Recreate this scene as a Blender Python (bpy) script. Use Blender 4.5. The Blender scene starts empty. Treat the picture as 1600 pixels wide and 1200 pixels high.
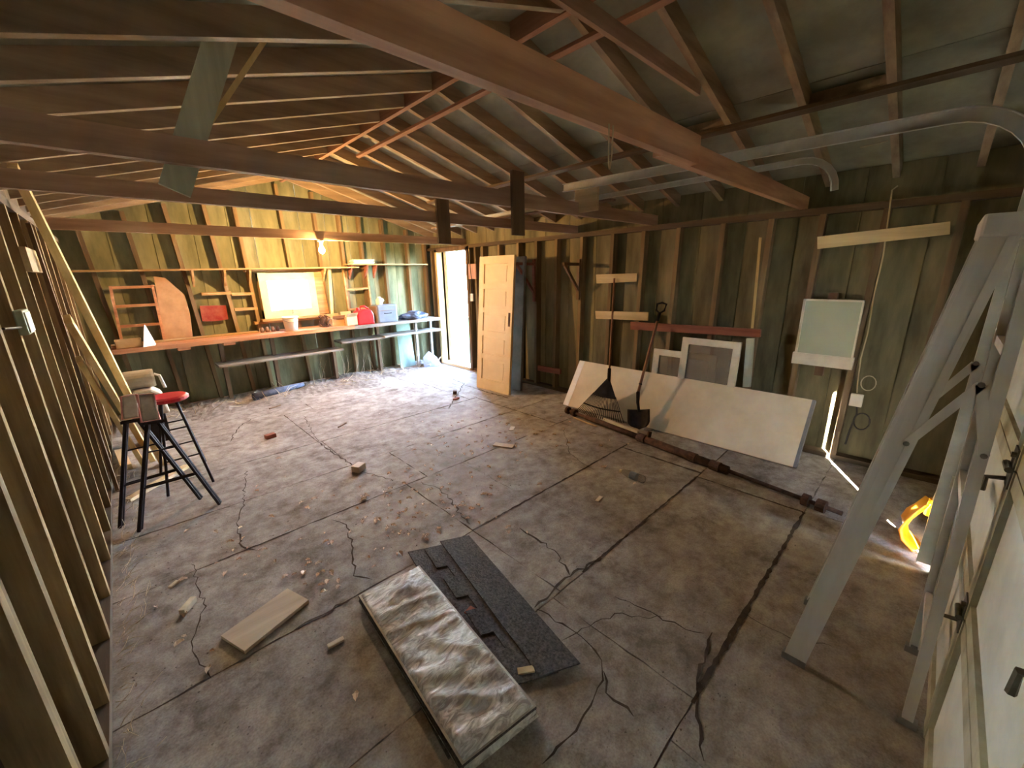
import bpy, bmesh, math, random
from mathutils import Vector, Matrix
random.seed(7)
scn = bpy.context.scene
COL = scn.collection

# ------------------------------------------------------------------ camera
F_PX = 630.0
H_CAM = 1.6
YAW, PITCH, ROLL = math.radians(43.5), math.radians(15.4), math.radians(1.2)
_f = Vector((math.sin(YAW)*math.cos(PITCH), math.cos(YAW)*math.cos(PITCH), -math.sin(PITCH)))
_r = Vector((math.cos(YAW), -math.sin(YAW), 0))
_d = _f.cross(_r)
_r2 = _r*math.cos(ROLL) + _d*math.sin(ROLL)
_d2 = -_r*math.sin(ROLL) + _d*math.cos(ROLL)
CAM = Vector((0, 0, H_CAM))
cd = bpy.data.cameras.new('camera')
cd.sensor_width = 36.0
cd.lens = F_PX/1600*36
cd.clip_start = 0.02
cam = bpy.data.objects.new('camera', cd)
COL.objects.link(cam)
mw = Matrix((( _r2.x, -_d2.x, -_f.x, CAM.x), (_r2.y, -_d2.y, -_f.y, CAM.y), (_r2.z, -_d2.z, -_f.z, CAM.z), (0, 0, 0, 1)))
cam.matrix_world = mw
scn.camera = cam

# ------------------------------------------------------------------ light
SUN_AZ = Vector((1.33, 0.72, 0)).normalized()     # horizontal travel of the sunlight
SUN_EL = math.radians(41)
w = bpy.data.worlds.new('sky'); scn.world = w
w.use_nodes = True
nt = w.node_tree
sky = nt.nodes.new('ShaderNodeTexSky')
sky.sky_type = 'NISHITA'
sky.sun_disc = False
sky.sun_elevation = SUN_EL
sky.sun_rotation = math.atan2(-SUN_AZ.x, -SUN_AZ.y)
bgn = nt.nodes['Background']
nt.links.new(sky.outputs[0], bgn.inputs[0])
bgn.inputs[1].default_value = 1.7
sl = bpy.data.lights.new('sun', 'SUN')
sl.energy = 72.0
sl.angle = math.radians(0.53)
sl.color = (1.0, 0.96, 0.90)
so = bpy.data.objects.new('sun', sl); COL.objects.link(so)
sdir = Vector((SUN_AZ.x*math.cos(SUN_EL), SUN_AZ.y*math.cos(SUN_EL), -math.sin(SUN_EL)))
so.rotation_euler = sdir.to_track_quat('-Z', 'Y').to_euler()
so.location = (-6, -6, 8)
BULB = 265.0
vs = scn.view_settings
vs.view_transform = 'Standard'; vs.look = 'None'; vs.gamma = 1.0; vs.use_curve_mapping = False
vs.exposure = 3.7

# ------------------------------------------------------------------ pixel to place helpers
def ray(px, py):
    return _r2*((px-800)/F_PX) + _d2*((py-600)/F_PX) + _f
def fl(px, py, z=0.0):
    d = ray(px, py); return CAM + d*((z-CAM.z)/d.z)
def wx(px, py, x):
    d = ray(px, py); return CAM + d*((x-CAM.x)/d.x)
def wy(px, py, y):
    d = ray(px, py); return CAM + d*((y-CAM.y)/d.y)

# ------------------------------------------------------------------ materials
def lin(c):
    c = c/255.0
    return c/12.92 if c <= 0.04045 else ((c+0.055)/1.055)**2.4
def rgb(t): return (lin(t[0]), lin(t[1]), lin(t[2]), 1)
MATS = {}
def mat(name, c1, c2=None, rough=0.8, scale=6.0, stretch=(1, 1, 1), bump=0.0, metal=0.0, rnd=0.0, c3=None, detail=6.0, coord='Object', contrast=(0.35, 0.65), spec=0.5):
    m = bpy.data.materials.new(name); m.use_nodes = True
    n = m.node_tree.nodes; l = m.node_tree.links
    b = n['Principled BSDF']
    b.inputs['Roughness'].default_value = rough
    b.inputs['Metallic'].default_value = metal
    b.inputs['Specular IOR Level'].default_value = spec
    if c2 is None:
        b.inputs['Base Color'].default_value = rgb(c1)
    else:
        tc = n.new('ShaderNodeTexCoord'); mp = n.new('ShaderNodeMapping')
        mp.inputs['Scale'].default_value = stretch
        l.new(tc.outputs[coord], mp.inputs[0])
        oi = n.new('ShaderNodeObjectInfo')
        mul = n.new('ShaderNodeMath'); mul.operation = 'MULTIPLY'; mul.inputs[1].default_value = 37.0
        l.new(oi.outputs['Random'], mul.inputs[0])
        nz = n.new('ShaderNodeTexNoise'); nz.noise_dimensions = '4D'
        nz.inputs['Scale'].default_value = scale; nz.inputs['Detail'].default_value = detail
        nz.inputs['Roughness'].default_value = 0.62
        l.new(mp.outputs[0], nz.inputs['Vector']); l.new(mul.outputs[0], nz.inputs['W'])
        cr = n.new('ShaderNodeValToRGB')
        cr.color_ramp.elements[0].position = contrast[0]; cr.color_ramp.elements[0].color = rgb(c1)
        cr.color_ramp.elements[1].position = contrast[1]; cr.color_ramp.elements[1].color = rgb(c2)
        if c3 is not None:
            e = cr.color_ramp.elements.new(min(0.98, contrast[1]+0.13)); e.color = rgb(c3)
        l.new(nz.outputs['Fac'], cr.inputs[0])
        out = cr.outputs[0]
        if rnd > 0:
            hs = n.new('ShaderNodeHueSaturation')
            mr = n.new('ShaderNodeMapRange')
            mr.inputs['To Min'].default_value = 1-rnd; mr.inputs['To Max'].default_value = 1+rnd
            l.new(oi.outputs['Random'], mr.inputs['Value']); l.new(mr.outputs[0], hs.inputs['Value'])
            l.new(out, hs.inputs['Color']); out = hs.outputs[0]
        l.new(out, b.inputs['Base Color'])
        if bump > 0:
            bp = n.new('ShaderNodeBump'); bp.inputs['Strength'].default_value = bump; bp.inputs['Distance'].default_value = 0.01
            l.new(nz.outputs['Fac'], bp.inputs['Height']); l.new(bp.outputs[0], b.inputs['Normal'])
    MATS[name] = m
    return m
def wood(name, c1, c2, axis, rnd=0.15, rough=0.8, c3=None, scale=14, s=0.08):
    st = [1, 1, 1]; st['xyz'.index(axis)] = s
    return mat(name, c1, c2, rough, scale, tuple(st), 0.25, rnd=rnd, c3=c3)

wood('stud_z', (98, 80, 56), (142, 120, 86), 'z', 0.22)
wood('stud_left', (104, 84, 58), (164, 140, 98), 'z', 0.2)
wood('rafter_x', (128, 108, 86), (172, 150, 122), 'x', 0.15)
wood('beam_x', (146, 118, 98), (188, 158, 134), 'x', 0.12)
wood('beam_red', (172, 126, 94), (216, 168, 132), 'x', 0.08)
wood('ridge_y', (128, 88, 66), (168, 124, 94), 'y', 0.1)
wood('plate_y', (74, 60, 44), (104, 86, 62), 'y', 0.15)
wood('bench_x', (160, 108, 78), (205, 152, 112), 'x', 0.08)
wood('bench_grey', (112, 108, 104), (160, 156, 150), 'x', 0.1)
wood('shelf_x', (150, 118, 78), (192, 160, 112), 'x', 0.08)
wood('pale_x', (196, 176, 138), (224, 206, 168), 'x', 0.05)
wood('pale_y', (188, 166, 128), (218, 198, 160), 'y', 0.06)
wood('pink_z', (176, 134, 122), (206, 166, 152), 'z', 0.05)
wood('pale_z', (196, 168, 112), (226, 202, 148), 'z', 0.06)
wood('red_y', (120, 70, 54), (156, 98, 76), 'y', 0.06)
wood('brown_z', (92, 72, 54), (126, 100, 76), 'z', 0.1)
wood('plank_floor', (186, 170, 148), (214, 200, 178), 'x', 0.05)
wood('grey_board', (172, 180, 164), (206, 212, 196), 'z', 0.05)
wood('handle', (120, 84, 62), (160, 116, 88), 'z', 0.05)
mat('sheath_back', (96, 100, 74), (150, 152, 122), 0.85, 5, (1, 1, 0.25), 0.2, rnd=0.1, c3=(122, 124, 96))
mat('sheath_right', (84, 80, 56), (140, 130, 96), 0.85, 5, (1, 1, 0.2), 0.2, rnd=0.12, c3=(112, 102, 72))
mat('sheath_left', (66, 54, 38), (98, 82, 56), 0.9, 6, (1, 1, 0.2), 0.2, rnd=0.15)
mat('sheath_roof', (136, 136, 118), (172, 170, 150), 0.9, 3, (1, 1, 1), 0.2, rnd=0.06, c3=(142, 140, 120))
mat('dirt', (104, 98, 92), (158, 152, 146), 0.95, 18, bump=0.5)
mat('crack', (48, 40, 33), (78, 66, 54), 0.95, 30)
mat('galv', (206, 208, 206), (226, 228, 226), 0.5, 10, metal=0.05)
mat('alu', (206, 208, 210), (228, 230, 232), 0.36, 9, (1, 1, 0.15), metal=0.1)
mat('alu_dark', (120, 122, 122), (150, 152, 152), 0.45, 12, metal=0.6)
mat('steel', (110, 112, 112), (150, 150, 150), 0.4, 14, metal=0.8)
mat('rust', (58, 42, 34), (98, 70, 54), 0.85, 22, bump=0.5)
mat('black_metal', (28, 24, 28), (44, 38, 42), 0.6, 20, spec=0.25)
mat('black_plastic', (26, 26, 30), (40, 40, 46), 0.8, 10, spec=0.12)
mat('black_tines', (44, 38, 40), (60, 52, 54), 0.8, 10, spec=0.12)
mat('white_panel', (206, 194, 172), (226, 216, 196), 0.6, 3, c3=(214, 204, 184))
mat('white_edge', (222, 226, 228), (236, 238, 240), 0.5, 6)
mat('cream', (214, 190, 146), (226, 204, 162), 0.55, 4)
mat('cream_window', (216, 198, 152), (232, 216, 172), 0.55, 6)
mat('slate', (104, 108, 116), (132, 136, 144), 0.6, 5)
mat('white_paint', (196, 190, 176), (216, 210, 198), 0.6, 8)
mat('grey_cavity', (112, 104, 94), (138, 130, 118), 0.5, 9)
mat('door_grey', (192, 200, 192), (216, 222, 214), 0.5, 5, c3=(202, 208, 200))
mat('door_stile', (150, 146, 120), (190, 190, 168), 0.55, 9, (1, 1, 0.15), c3=(132, 122, 96))
mat('hinge', (88, 88, 80), (120, 120, 110), 0.5, 20, metal=0.5)
mat('shingle', (60, 60, 62), (96, 94, 92), 0.95, 90, bump=0.6, detail=3)
mat('shingle_paper', (150, 142, 136), (200, 196, 192), 0.7, 6, c3=(150, 116, 104))
mat('red', (196, 24, 32), (222, 44, 50), 0.4, 5)
mat('red_seat', (190, 24, 40), (214, 40, 56), 0.4, 5)
mat('seat_vinyl', (146, 134, 128), (172, 160, 152), 0.65, 18)
mat('seat_piping', (190, 120, 120), (210, 150, 146), 0.6, 20)
mat('red_cloth', (130, 24, 22), (150, 84, 60), 0.9, 10)
mat('white_plastic', (222, 218, 206), (236, 232, 222), 0.45, 5)
mat('cardboard', (168, 130, 92), (192, 154, 114), 0.85, 7)
mat('cardboard_pale', (196, 172, 138), (214, 192, 158), 0.85, 7)
mat('case_grey', (104, 118, 142), (124, 138, 160), 0.5, 5)
mat('case_side', (112, 92, 78), (136, 112, 94), 0.6, 5)
mat('dark_cloth', (40, 50, 70), (92, 104, 128), 0.8, 12)
mat('paper_white', (206, 212, 220), (228, 232, 236), 0.7, 8)
mat('paper_blue', (136, 152, 178), (160, 174, 198), 0.8, 8)
mat('sheet_green', (128, 160, 156), (154, 182, 178), 0.7, 6, (1, 1, 0.3))
mat('paper_green', (176, 206, 190), (206, 226, 212), 0.7, 8)
mat('machine_grey', (168, 160, 146), (194, 188, 174), 0.5, 7)
mat('brick', (132, 74, 58), (162, 100, 80), 0.9, 22, bump=0.4)
mat('block_white', (206, 196, 186), (222, 214, 206), 0.8, 12)
mat('leaf', (216, 194, 174), (244, 230, 216), 0.85, 30, rnd=0.12)
mat('twig', (190, 174, 146), (222, 208, 182), 0.9, 20)
mat('orange', (236, 152, 16), (248, 176, 30), 0.4, 6)
mat('cable_pale', (190, 176, 140), (206, 194, 160), 0.6, 6)
mat('cable_dark', (40, 36, 34), (56, 50, 46), 0.6, 6)
mat('plate_white', (216, 214, 206), (228, 226, 220), 0.5, 6)
mat('grass', (8, 34, 20), (14, 46, 28), 0.95, 4, spec=0.05)
mat('path', (196, 190, 178), (212, 206, 196), 0.9, 3)
mat('fence_white', (208, 216, 226), (224, 232, 240), 0.8, 3)
mat('box_green', (150, 160, 138), (172, 180, 158), 0.5, 9)

def concrete():
    m = bpy.data.materials.new('concrete'); m.use_nodes = True
    n = m.node_tree.nodes; l = m.node_tree.links; b = n['Principled BSDF']
    tc = n.new('ShaderNodeTexCoord')
    def noise(sc, det, ro=0.6):
        z = n.new('ShaderNodeTexNoise'); z.inputs['Scale'].default_value = sc; z.inputs['Detail'].default_value = det
        z.inputs['Roughness'].default_value = ro; l.new(tc.outputs['Object'], z.inputs['Vector']); return z
    a = noise(1.3, 8, 0.65); c = noise(9, 8, 0.7); d = noise(120, 3, 0.6); e = noise(3.2, 10, 0.75)
    r1 = n.new('ShaderNodeValToRGB')
    els = r1.color_ramp.elements
    els[0].position = 0.32; els[0].color = rgb((158, 152, 147)); els[1].position = 0.68; els[1].color = rgb((202, 197, 193))
    l.new(a.outputs['Fac'], r1.inputs[0])
    r2 = n.new('ShaderNodeValToRGB')
    r2.color_ramp.elements[0].position = 0.36; r2.color_ramp.elements[0].color = rgb((178, 170, 160))
    r2.color_ramp.elements[1].position = 0.62; r2.color_ramp.elements[1].color = rgb((255, 255, 255))
    l.new(c.outputs['Fac'], r2.inputs[0])
    mx = n.new('ShaderNodeMixRGB'); mx.blend_type = 'MULTIPLY'; mx.inputs[0].default_value = 0.8
    l.new(r1.outputs[0], mx.inputs[1]); l.new(r2.outputs[0], mx.inputs[2])
    r3 = n.new('ShaderNodeValToRGB')       # oily stains with shapes of their own
    r3.color_ramp.elements[0].position = 0.30; r3.color_ramp.elements[0].color = rgb((128, 112, 92))
    r3.color_ramp.elements[1].position = 0.48; r3.color_ramp.elements[1].color = rgb((255, 255, 255))
    l.new(e.outputs['Fac'], r3.inputs[0])
    mx2 = n.new('ShaderNodeMixRGB'); mx2.blend_type = 'MULTIPLY'; mx2.inputs[0].default_value = 0.75
    l.new(mx.outputs[0], mx2.inputs[1]); l.new(r3.outputs[0], mx2.inputs[2])
    r4 = n.new('ShaderNodeValToRGB')
    r4.color_ramp.elements[0].position = 0.3; r4.color_ramp.elements[0].color = rgb((205, 205, 205))
    r4.color_ramp.elements[1].position = 0.6; r4.color_ramp.elements[1].color = rgb((255, 255, 255))
    l.new(d.outputs['Fac'], r4.inputs[0])
    mx3 = n.new('ShaderNodeMixRGB'); mx3.blend_type = 'MULTIPLY'; mx3.inputs[0].default_value = 0.7
    l.new(mx2.outputs[0], mx3.inputs[1]); l.new(r4.outputs[0], mx3.inputs[2])
    l.new(mx3.outputs[0], b.inputs['Base Color'])
    b.inputs['Roughness'].default_value = 0.8
    b.inputs['Specular IOR Level'].default_value = 0.2
    bp = n.new('ShaderNodeBump'); bp.inputs['Strength'].default_value = 0.35; bp.inputs['Distance'].default_value = 0.006
    l.new(c.outputs['Fac'], bp.inputs['Height']); l.new(bp.outputs[0], b.inputs['Normal'])
    MATS['concrete'] = m
concrete()

def glassy(name, color, trans, rough, alpha=1.0):
    m = bpy.data.materials.new(name); m.use_nodes = True
    b = m.node_tree.nodes['Principled BSDF']
    b.inputs['Base Color'].default_value = rgb(color); b.inputs['Roughness'].default_value = rough
    b.inputs['Transmission Weight'].default_value = trans; b.inputs['IOR'].default_value = 1.2
    b.inputs['Alpha'].default_value = alpha
    MATS[name] = m
glassy('window_glass', (246, 248, 248), 1.0, 0.15)
glassy('film', (206, 214, 196), 0.0, 0.25, 0.62)
glassy('screen', (150, 142, 130), 0.0, 0.5, 0.55)
glassy('bottle', (222, 226, 230), 0.8, 0.15, 0.75)

def wrap_mat():
    # clear crinkled plastic film
    m = bpy.data.materials.new('wrap_film'); m.use_nodes = True
    n = m.node_tree.nodes; l = m.node_tree.links; b = n['Principled BSDF']
    b.inputs['Base Color'].default_value = rgb((238, 240, 240)); b.inputs['Roughness'].default_value = 0.18
    tc = n.new('ShaderNodeTexCoord'); mp = n.new('ShaderNodeMapping'); mp.inputs['Scale'].default_value = (0.7, 2.2, 1); mp.inputs['Rotation'].default_value = (0, 0, 0.5)
    l.new(tc.outputs['Object'], mp.inputs[0])
    z = n.new('ShaderNodeTexNoise'); z.inputs['Scale'].default_value = 13; z.inputs['Detail'].default_value = 9; z.inputs['Distortion'].default_value = 1.6; z.inputs['Roughness'].default_value = 0.65
    l.new(mp.outputs[0], z.inputs['Vector'])
    cr = n.new('ShaderNodeValToRGB')
    cr.color_ramp.elements[0].position = 0.40; cr.color_ramp.elements[0].color = (0.30, 0.30, 0.30, 1)
    cr.color_ramp.elements[1].position = 0.66; cr.color_ramp.elements[1].color = (0.95, 0.95, 0.95, 1)
    l.new(z.outputs['Fac'], cr.inputs[0]); l.new(cr.outputs[0], b.inputs['Alpha'])
    bp = n.new('ShaderNodeBump'); bp.inputs['Strength'].default_value = 0.9; bp.inputs['Distance'].default_value = 0.01
    l.new(z.outputs['Fac'], bp.inputs['Height']); l.new(bp.outputs[0], b.inputs['Normal'])
    MATS['wrap_film'] = m
wrap_mat()
def emit(name, color, strength):
    m = bpy.data.materials.new(name); m.use_nodes = True
    b = m.node_tree.nodes['Principled BSDF']
    b.inputs['Base Color'].default_value = color; b.inputs['Emission Color'].default_value = color
    b.inputs['Emission Strength'].default_value = strength
    MATS[name] = m
emit('bulb_glow', (1.0, 0.56, 0.20, 1), BULB)

# ------------------------------------------------------------------ mesh builder
BASE = {}
class MB:
    def __init__(self): self.v = []; self.f = []
    def add(self, vs, fs):
        o = len(self.v); self.v += [Vector(p) for p in vs]; self.f += [tuple(i+o for i in q) for q in fs]; return self
    def box(self, a, b):
        x0, y0, z0 = a; x1, y1, z1 = b
        return self.add([(x0,y0,z0),(x1,y0,z0),(x1,y1,z0),(x0,y1,z0),(x0,y0,z1),(x1,y0,z1),(x1,y1,z1),(x0,y1,z1)],
                        [(0,3,2,1),(4,5,6,7),(0,1,5,4),(1,2,6,5),(2,3,7,6),(3,0,4,7)])
    def bar(self, p0, p1, w, h, up=(0,0,1)):
        """box along p0-p1: width w sideways, h along up"""
        p0 = Vector(p0); p1 = Vector(p1); d = (p1-p0).normalized(); up = Vector(up)
        s = d.cross(up).normalized(); u = s.cross(d).normalized()
        vs = []
        for p in (p0, p1):
            for a, b in ((-1,-1),(1,-1),(1,1),(-1,1)): vs.append(p+s*(a*w/2)+u*(b*h/2))
        return self.add(vs, [(0,1,2,3),(7,6,5,4),(0,4,5,1),(1,5,6,2),(2,6,7,3),(3,7,4,0)])
    def prism(self, pts, ext):
        n = len(pts); e = Vector(ext)
        vs = [Vector(p) for p in pts] + [Vector(p)+e for p in pts]
        return self.add(vs, [tuple(range(n-1,-1,-1)), tuple(range(n,2*n))] + [(i,(i+1)%n,n+(i+1)%n,n+i) for i in range(n)])
    def tube(self, path, r, n=8, closed=False):
        path = [Vector(p) for p in path]; k = len(path); vs = []; fs = []
        rr = r if isinstance(r, (list, tuple)) else [r]*k
        ref = Vector((0.13, 0.21, 1)).normalized()
        for i, p in enumerate(path):
            if closed: d = path[(i+1)%k]-path[i-1]
            else: d = path[min(i+1,k-1)]-path[max(i-1,0)]
            d.normalize()
            rf = ref if abs(d.dot(ref)) < 0.95 else Vector((1,0,0))
            s = d.cross(rf).normalized(); u = s.cross(d)
            for j in range(n):
                a = 2*math.pi*j/n; vs.append(p+(s*math.cos(a)+u*math.sin(a))*rr[i])
        m = k if closed else k-1
        for i in range(m):
            for j in range(n):
                a = i*n+j; b = i*n+(j+1)%n; i2 = (i+1)%k
                fs.append((a, b, i2*n+(j+1)%n, i2*n+j))
        if not closed:
            fs.append(tuple(range(n-1,-1,-1))); fs.append(tuple(range((k-1)*n, k*n)))
        return self.add(vs, fs)
    def lathe(self, prof, c, axis='z', n=20):
        """prof: list of (radius, height)"""
        c = Vector(c); vs = []; fs = []
        for r, h in prof:
            for j in range(n):
                a = 2*math.pi*j/n; x, y = r*math.cos(a), r*math.sin(a)
                vs.append(c + (Vector((x,y,h)) if axis == 'z' else Vector((h,x,y)) if axis == 'x' else Vector((x,h,y))))
        for i in range(len(prof)-1):
            for j in range(n): fs.append((i*n+j, i*n+(j+1)%n, (i+1)*n+(j+1)%n, (i+1)*n+j))
        fs.append(tuple(range(n-1,-1,-1))); fs.append(tuple(range((len(prof)-1)*n, len(prof)*n)))
        return self.add(vs, fs)
    def build(self, name, material, parent=None, base=None, smooth=False, bevel=0.0):
        if base is None:
            if parent is not None: base = BASE[parent.name]
            else:
                mn = [min(p[i] for p in self.v) for i in range(3)]; mx = [max(p[i] for p in self.v) for i in range(3)]
                base = Vector(((mn[0]+mx[0])/2, (mn[1]+mx[1])/2, mn[2]))
        base = Vector(base)
        me = bpy.data.meshes.new(name)
        me.from_pydata([tuple(p-base) for p in self.v], [], self.f)
        bm = bmesh.new(); bm.from_mesh(me); bmesh.ops.recalc_face_normals(bm, faces=bm.faces[:]); bm.to_mesh(me); bm.free()
        me.materials.append(MATS[material] if isinstance(material, str) else material)
        if smooth:
            for p in me.polygons: p.use_smooth = True
        o = bpy.data.objects.new(name, me); COL.objects.link(o)
        if parent is not None:
            o.parent = parent; o.location = base-BASE[parent.name]
        else:
            o.location = base
        BASE[o.name] = base
        if bevel > 0:
            md = o.modifiers.new('bevel', 'BEVEL'); md.width = bevel; md.segments = 2; md.limit_method = 'ANGLE'
        return o
def tag(o, label, cat, group=None):
    o['label'] = label; o['category'] = cat
    if group: o['group'] = group
    return o
def struct(o, label=None):
    o['kind'] = 'structure'
    if label: o['label'] = label
    return o
def empty(name, base, label, cat, group=None):
    o = bpy.data.objects.new(name, None); COL.objects.link(o); o.location = base; o.empty_display_size = 0.1
    BASE[o.name] = Vector(base)
    return tag(o, label, cat, group)
def copy_of(src, parent, loc, rot=None):
    o = src.copy(); COL.objects.link(o); o.parent = parent
    o.location = Vector(loc)-(BASE[parent.name] if parent else Vector((0,0,0)))
    if rot: o.rotation_euler = rot
    BASE[o.name] = Vector(loc)
    return o
def smooth_auto(o, ang=40):
    for p in o.data.polygons: p.use_smooth = True
    md = o.modifiers.new('split', 'EDGE_SPLIT'); md.split_angle = math.radians(ang)
    return o

# ------------------------------------------------------------------ room sizes
XL, XR, YF, YB = -0.33, 4.17, -0.27, 6.51     # inner faces of the studs
SX0, SX1, SY0, SY1 = XL-0.09, XR+0.09, YF, YB+0.09   # inner faces of the sheathing
RX, RZ, SL = 1.95, 2.885, 0.292               # ridge x, rafter underside at ridge, slope
def roofz(x): return RZ - SL*abs(x-RX)

# ------------------------------------------------------------------ floor
fb = MB().box((SX0-0.2, YF-0.6, -0.14), (SX1+0.2, SY1+0.2, -0.012))
floor = struct(fb.build('floor', 'dirt', base=(0,0,0)), 'old cracked grey concrete slab floor with dirty joints')
rows = [-0.9, 0.385, 1.10, 1.83, 2.67, 3.33, 4.08, 5.25, 6.66]
cols = {0: [1.1, 3.1], 1: [1.30, 3.06], 2: [1.36, 3.14], 3: [1.36, 3.25], 4: [1.55, 3.2], 5: [1.20, 3.2], 6: [1.17, 3.1], 7: [1.5, 3.0]}
for i in range(len(rows)-1):
    xs = [SX0-0.15] + cols[i] + [SX1+0.15]
    for j in range(len(xs)-1):
        g = 0.003
        z = random.uniform(-0.002, 0.0015)
        x0, x1, y0, y1 = xs[j]+g, xs[j+1]-g, rows[i]+g, rows[i+1]-g
        def jag(p, q, axis):
            out = []
            k = max(2, int((Vector(q)-Vector(p)).length/0.07))
            for t in range(k):
                v = Vector(p).lerp(Vector(q), t/k)
                if t: v[axis] += random.uniform(-0.005, 0.005)
                out.append(v)
            return out
        pts = jag((x0,y0,-0.05),(x1,y0,-0.05),1)+jag((x1,y0,-0.05),(x1,y1,-0.05),0)+jag((x1,y1,-0.05),(x0,y1,-0.05),1)+jag((x0,y1,-0.05),(x0,y0,-0.05),0)
        MB().prism(pts, (0,0,0.05+z)).build('slab', 'concrete', floor)

def crack(px, w0=0.008, j=0.012, name='crack'):
    pts = [fl(*p) for p in px]
    fine = []
    for a, b in zip(pts[:-1], pts[1:]):
        k = max(2, int((b-a).length/0.035))
        for t in range(k): fine.append(a.lerp(b, t/k)+Vector((random.uniform(-j,j), random.uniform(-j,j), 0)))
    fine.append(pts[-1])
    m = MB(); vs = []; n = len(fine)
    for i, p in enumerate(fine):
        d = (fine[min(i+1,n-1)]-fine[max(i-1,0)]); d.normalize(); s = Vector((-d.y, d.x, 0))
        ww = w0*random.uniform(0.35, 1.2)*(0.3 if i in (0, n-1) else 1)
        vs += [Vector((p.x,p.y,0.0022))+s*ww/2, Vector((p.x,p.y,0.0022))-s*ww/2]
    fs = [(2*i, 2*i+1, 2*i+3, 2*i+2) for i in range(n-1)]
    m.add(vs, fs)
    m.build(name, 'crack', floor)
for c, wd in [
    ([(837,950),(890,900),(940,872)], 0.016),
    ([(812,825),(845,846),(870,865),(890,899)], 0.013), ([(657,754),(682,762),(705,780),(715,800),(735,820)], 0.013),
    ([(497,691),(525,710),(550,727)], 0.016), 
    ([(837,950),(887,982),(920,1007),(945,1047),(930,1090),(903,1143),(847,1195)], 0.009),
    ([(945,1047),(948,1080),(990,1120)], 0.010), ([(370,817),(375,855),(402,860)], 0.010),
    ([(517,812),(540,820),(550,850),(555,900),(582,906)], 0.011), ([(550,935),(505,960),(460,985)], 0.012),
    ([(727,602),(755,611),(794,622)], 0.022), ([(700,640),(725,600),(690,585)], 0.02), ([(960,930),(1040,970),(1100,990)], 0.008),
    ([(360,690),(372,668),(392,655),(440,640)], 0.012), ([(385,735),(380,790),(370,817)], 0.008), ([(345,660),(420,640)], 0.01),
    ([(475,650),(497,691)], 0.008), ([(590,650),(640,632),(700,640)], 0.006), ([(1110,985),(1085,1100),(1100,1190)], 0.012),
    ([(560,735),(620,752)], 0.008), ([(880,670),(890,710),(930,735)], 0.006), ([(640,700),(720,720),(800,765)], 0.004),
    ([(1160,960),(1240,1000),(1300,1010)], 0.005), ([(300,880),(320,950),(300,1010),(330,1060)], 0.006), ([(880,1000),(960,960),(1040,965)], 0.005)]:
    crack(c, wd)
def joint_dirt(a, b, w0):
    a = Vector(a); b = Vector(b); k = int((b-a).length/0.03); m = MB(); vs = []
    s = Vector((-(b-a).y, (b-a).x, 0)).normalized()
    for i in range(k+1):
        p = a.lerp(b, i/k)+s*random.uniform(-0.003, 0.003); ww = w0*random.uniform(0.3, 1.15)
        vs += [Vector((p.x,p.y,0.0022))+s*ww/2, Vector((p.x,p.y,0.0022))-s*ww/2]
    m.add(vs, [(2*i, 2*i+1, 2*i+3, 2*i+2) for i in range(k)]).build('joint_dirt', 'crack', floor)
for a, b, wd in (((0.12,2.67),(1.55,2.67),0.012), ((1.36,1.83),(3.25,1.83),0.014), ((1.28,0.385),(3.06,0.385),0.024), ((1.55,1.10),(3.06,1.10),0.014), ((3.06,0.39),(3.06,1.10),0.010), ((3.14,1.1),(3.14,1.8),0.03), ((2.0,3.33),(3.0,3.33),0.010), ((0.5,4.08),(1.17,4.08),0.008)):
    joint_dirt((a[0],a[1],0), (b[0],b[1],0), wd)

# ------------------------------------------------------------------ left wall
def panels_z(parent, axis, at, spans, zmax, matn, thick=0.015, sign=1, name='sheathing_panel'):
    """vertical sheets: axis 'x' -> wall plane x=at, spans along y"""
    for a, b in spans:
        z0 = 0.0
        m = MB()
        g = 0.003
        if axis == 'x': m.box((min(at, at+sign*thick), a+g, z0), (max(at, at+sign*thick), b-g, zmax))
        else: m.box((a+g, min(at, at+sign*thick), z0), (b-g, max(at, at+sign*thick), zmax))
        m.build(name, matn, parent)
def split(a, b, step):
    out = []; t = a
    while t < b-0.05:
        out.append((t, min(b, t+step))); t += step
    return out

ZT = 2.05
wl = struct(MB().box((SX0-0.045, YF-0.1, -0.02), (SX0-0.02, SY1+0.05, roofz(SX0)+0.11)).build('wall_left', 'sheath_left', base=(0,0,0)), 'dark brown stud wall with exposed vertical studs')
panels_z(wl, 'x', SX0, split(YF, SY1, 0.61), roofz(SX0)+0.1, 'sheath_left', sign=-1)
st = MB().box((-0.045, -0.02, 0.04), (0.045, 0.02, 2.0)).build('stud', 'stud_left', wl, base=(0,0,0))
left_studs = [0.2, 0.6, 1.0, 1.38, 1.70, 1.96, 2.355, 2.71, 3.10, 3.49, 3.88, 4.27, 4.66, 5.05, 5.44, 5.83, 6.22]
st.location = (XL-0.045, left_studs[0], 0)
for y in left_studs[1:]:
    copy_of(st, wl, (XL-0.045, y, 0), (0, 0, random.uniform(-0.03, 0.03)))
MB().box((SX0, YF, 0.0), (XL, SY1, 0.04)).build('bottom_plate', 'plate_y', wl)
MB().box((SX0, YF, 2.0), (XL, SY1, ZT)).build('top_plate', 'plate_y', wl)
# narrow pale battens seen between the studs
for y, z0, z1 in ((1.56, 0.1, 1.35), (2.16, 0.9, 2.0), (2.53, 0.0, 2.0), (2.90, 0.6, 2.0), (3.30, 0.0, 1.7), (3.68, 0.5, 2.0), (4.08, 0, 2), (4.46, 0, 2)):
    MB().box((XL-0.075, y-0.011, z0+0.04), (XL-0.035, y+0.011, min(z1, 2.0))).build('batten', 'stud_left', wl)

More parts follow.
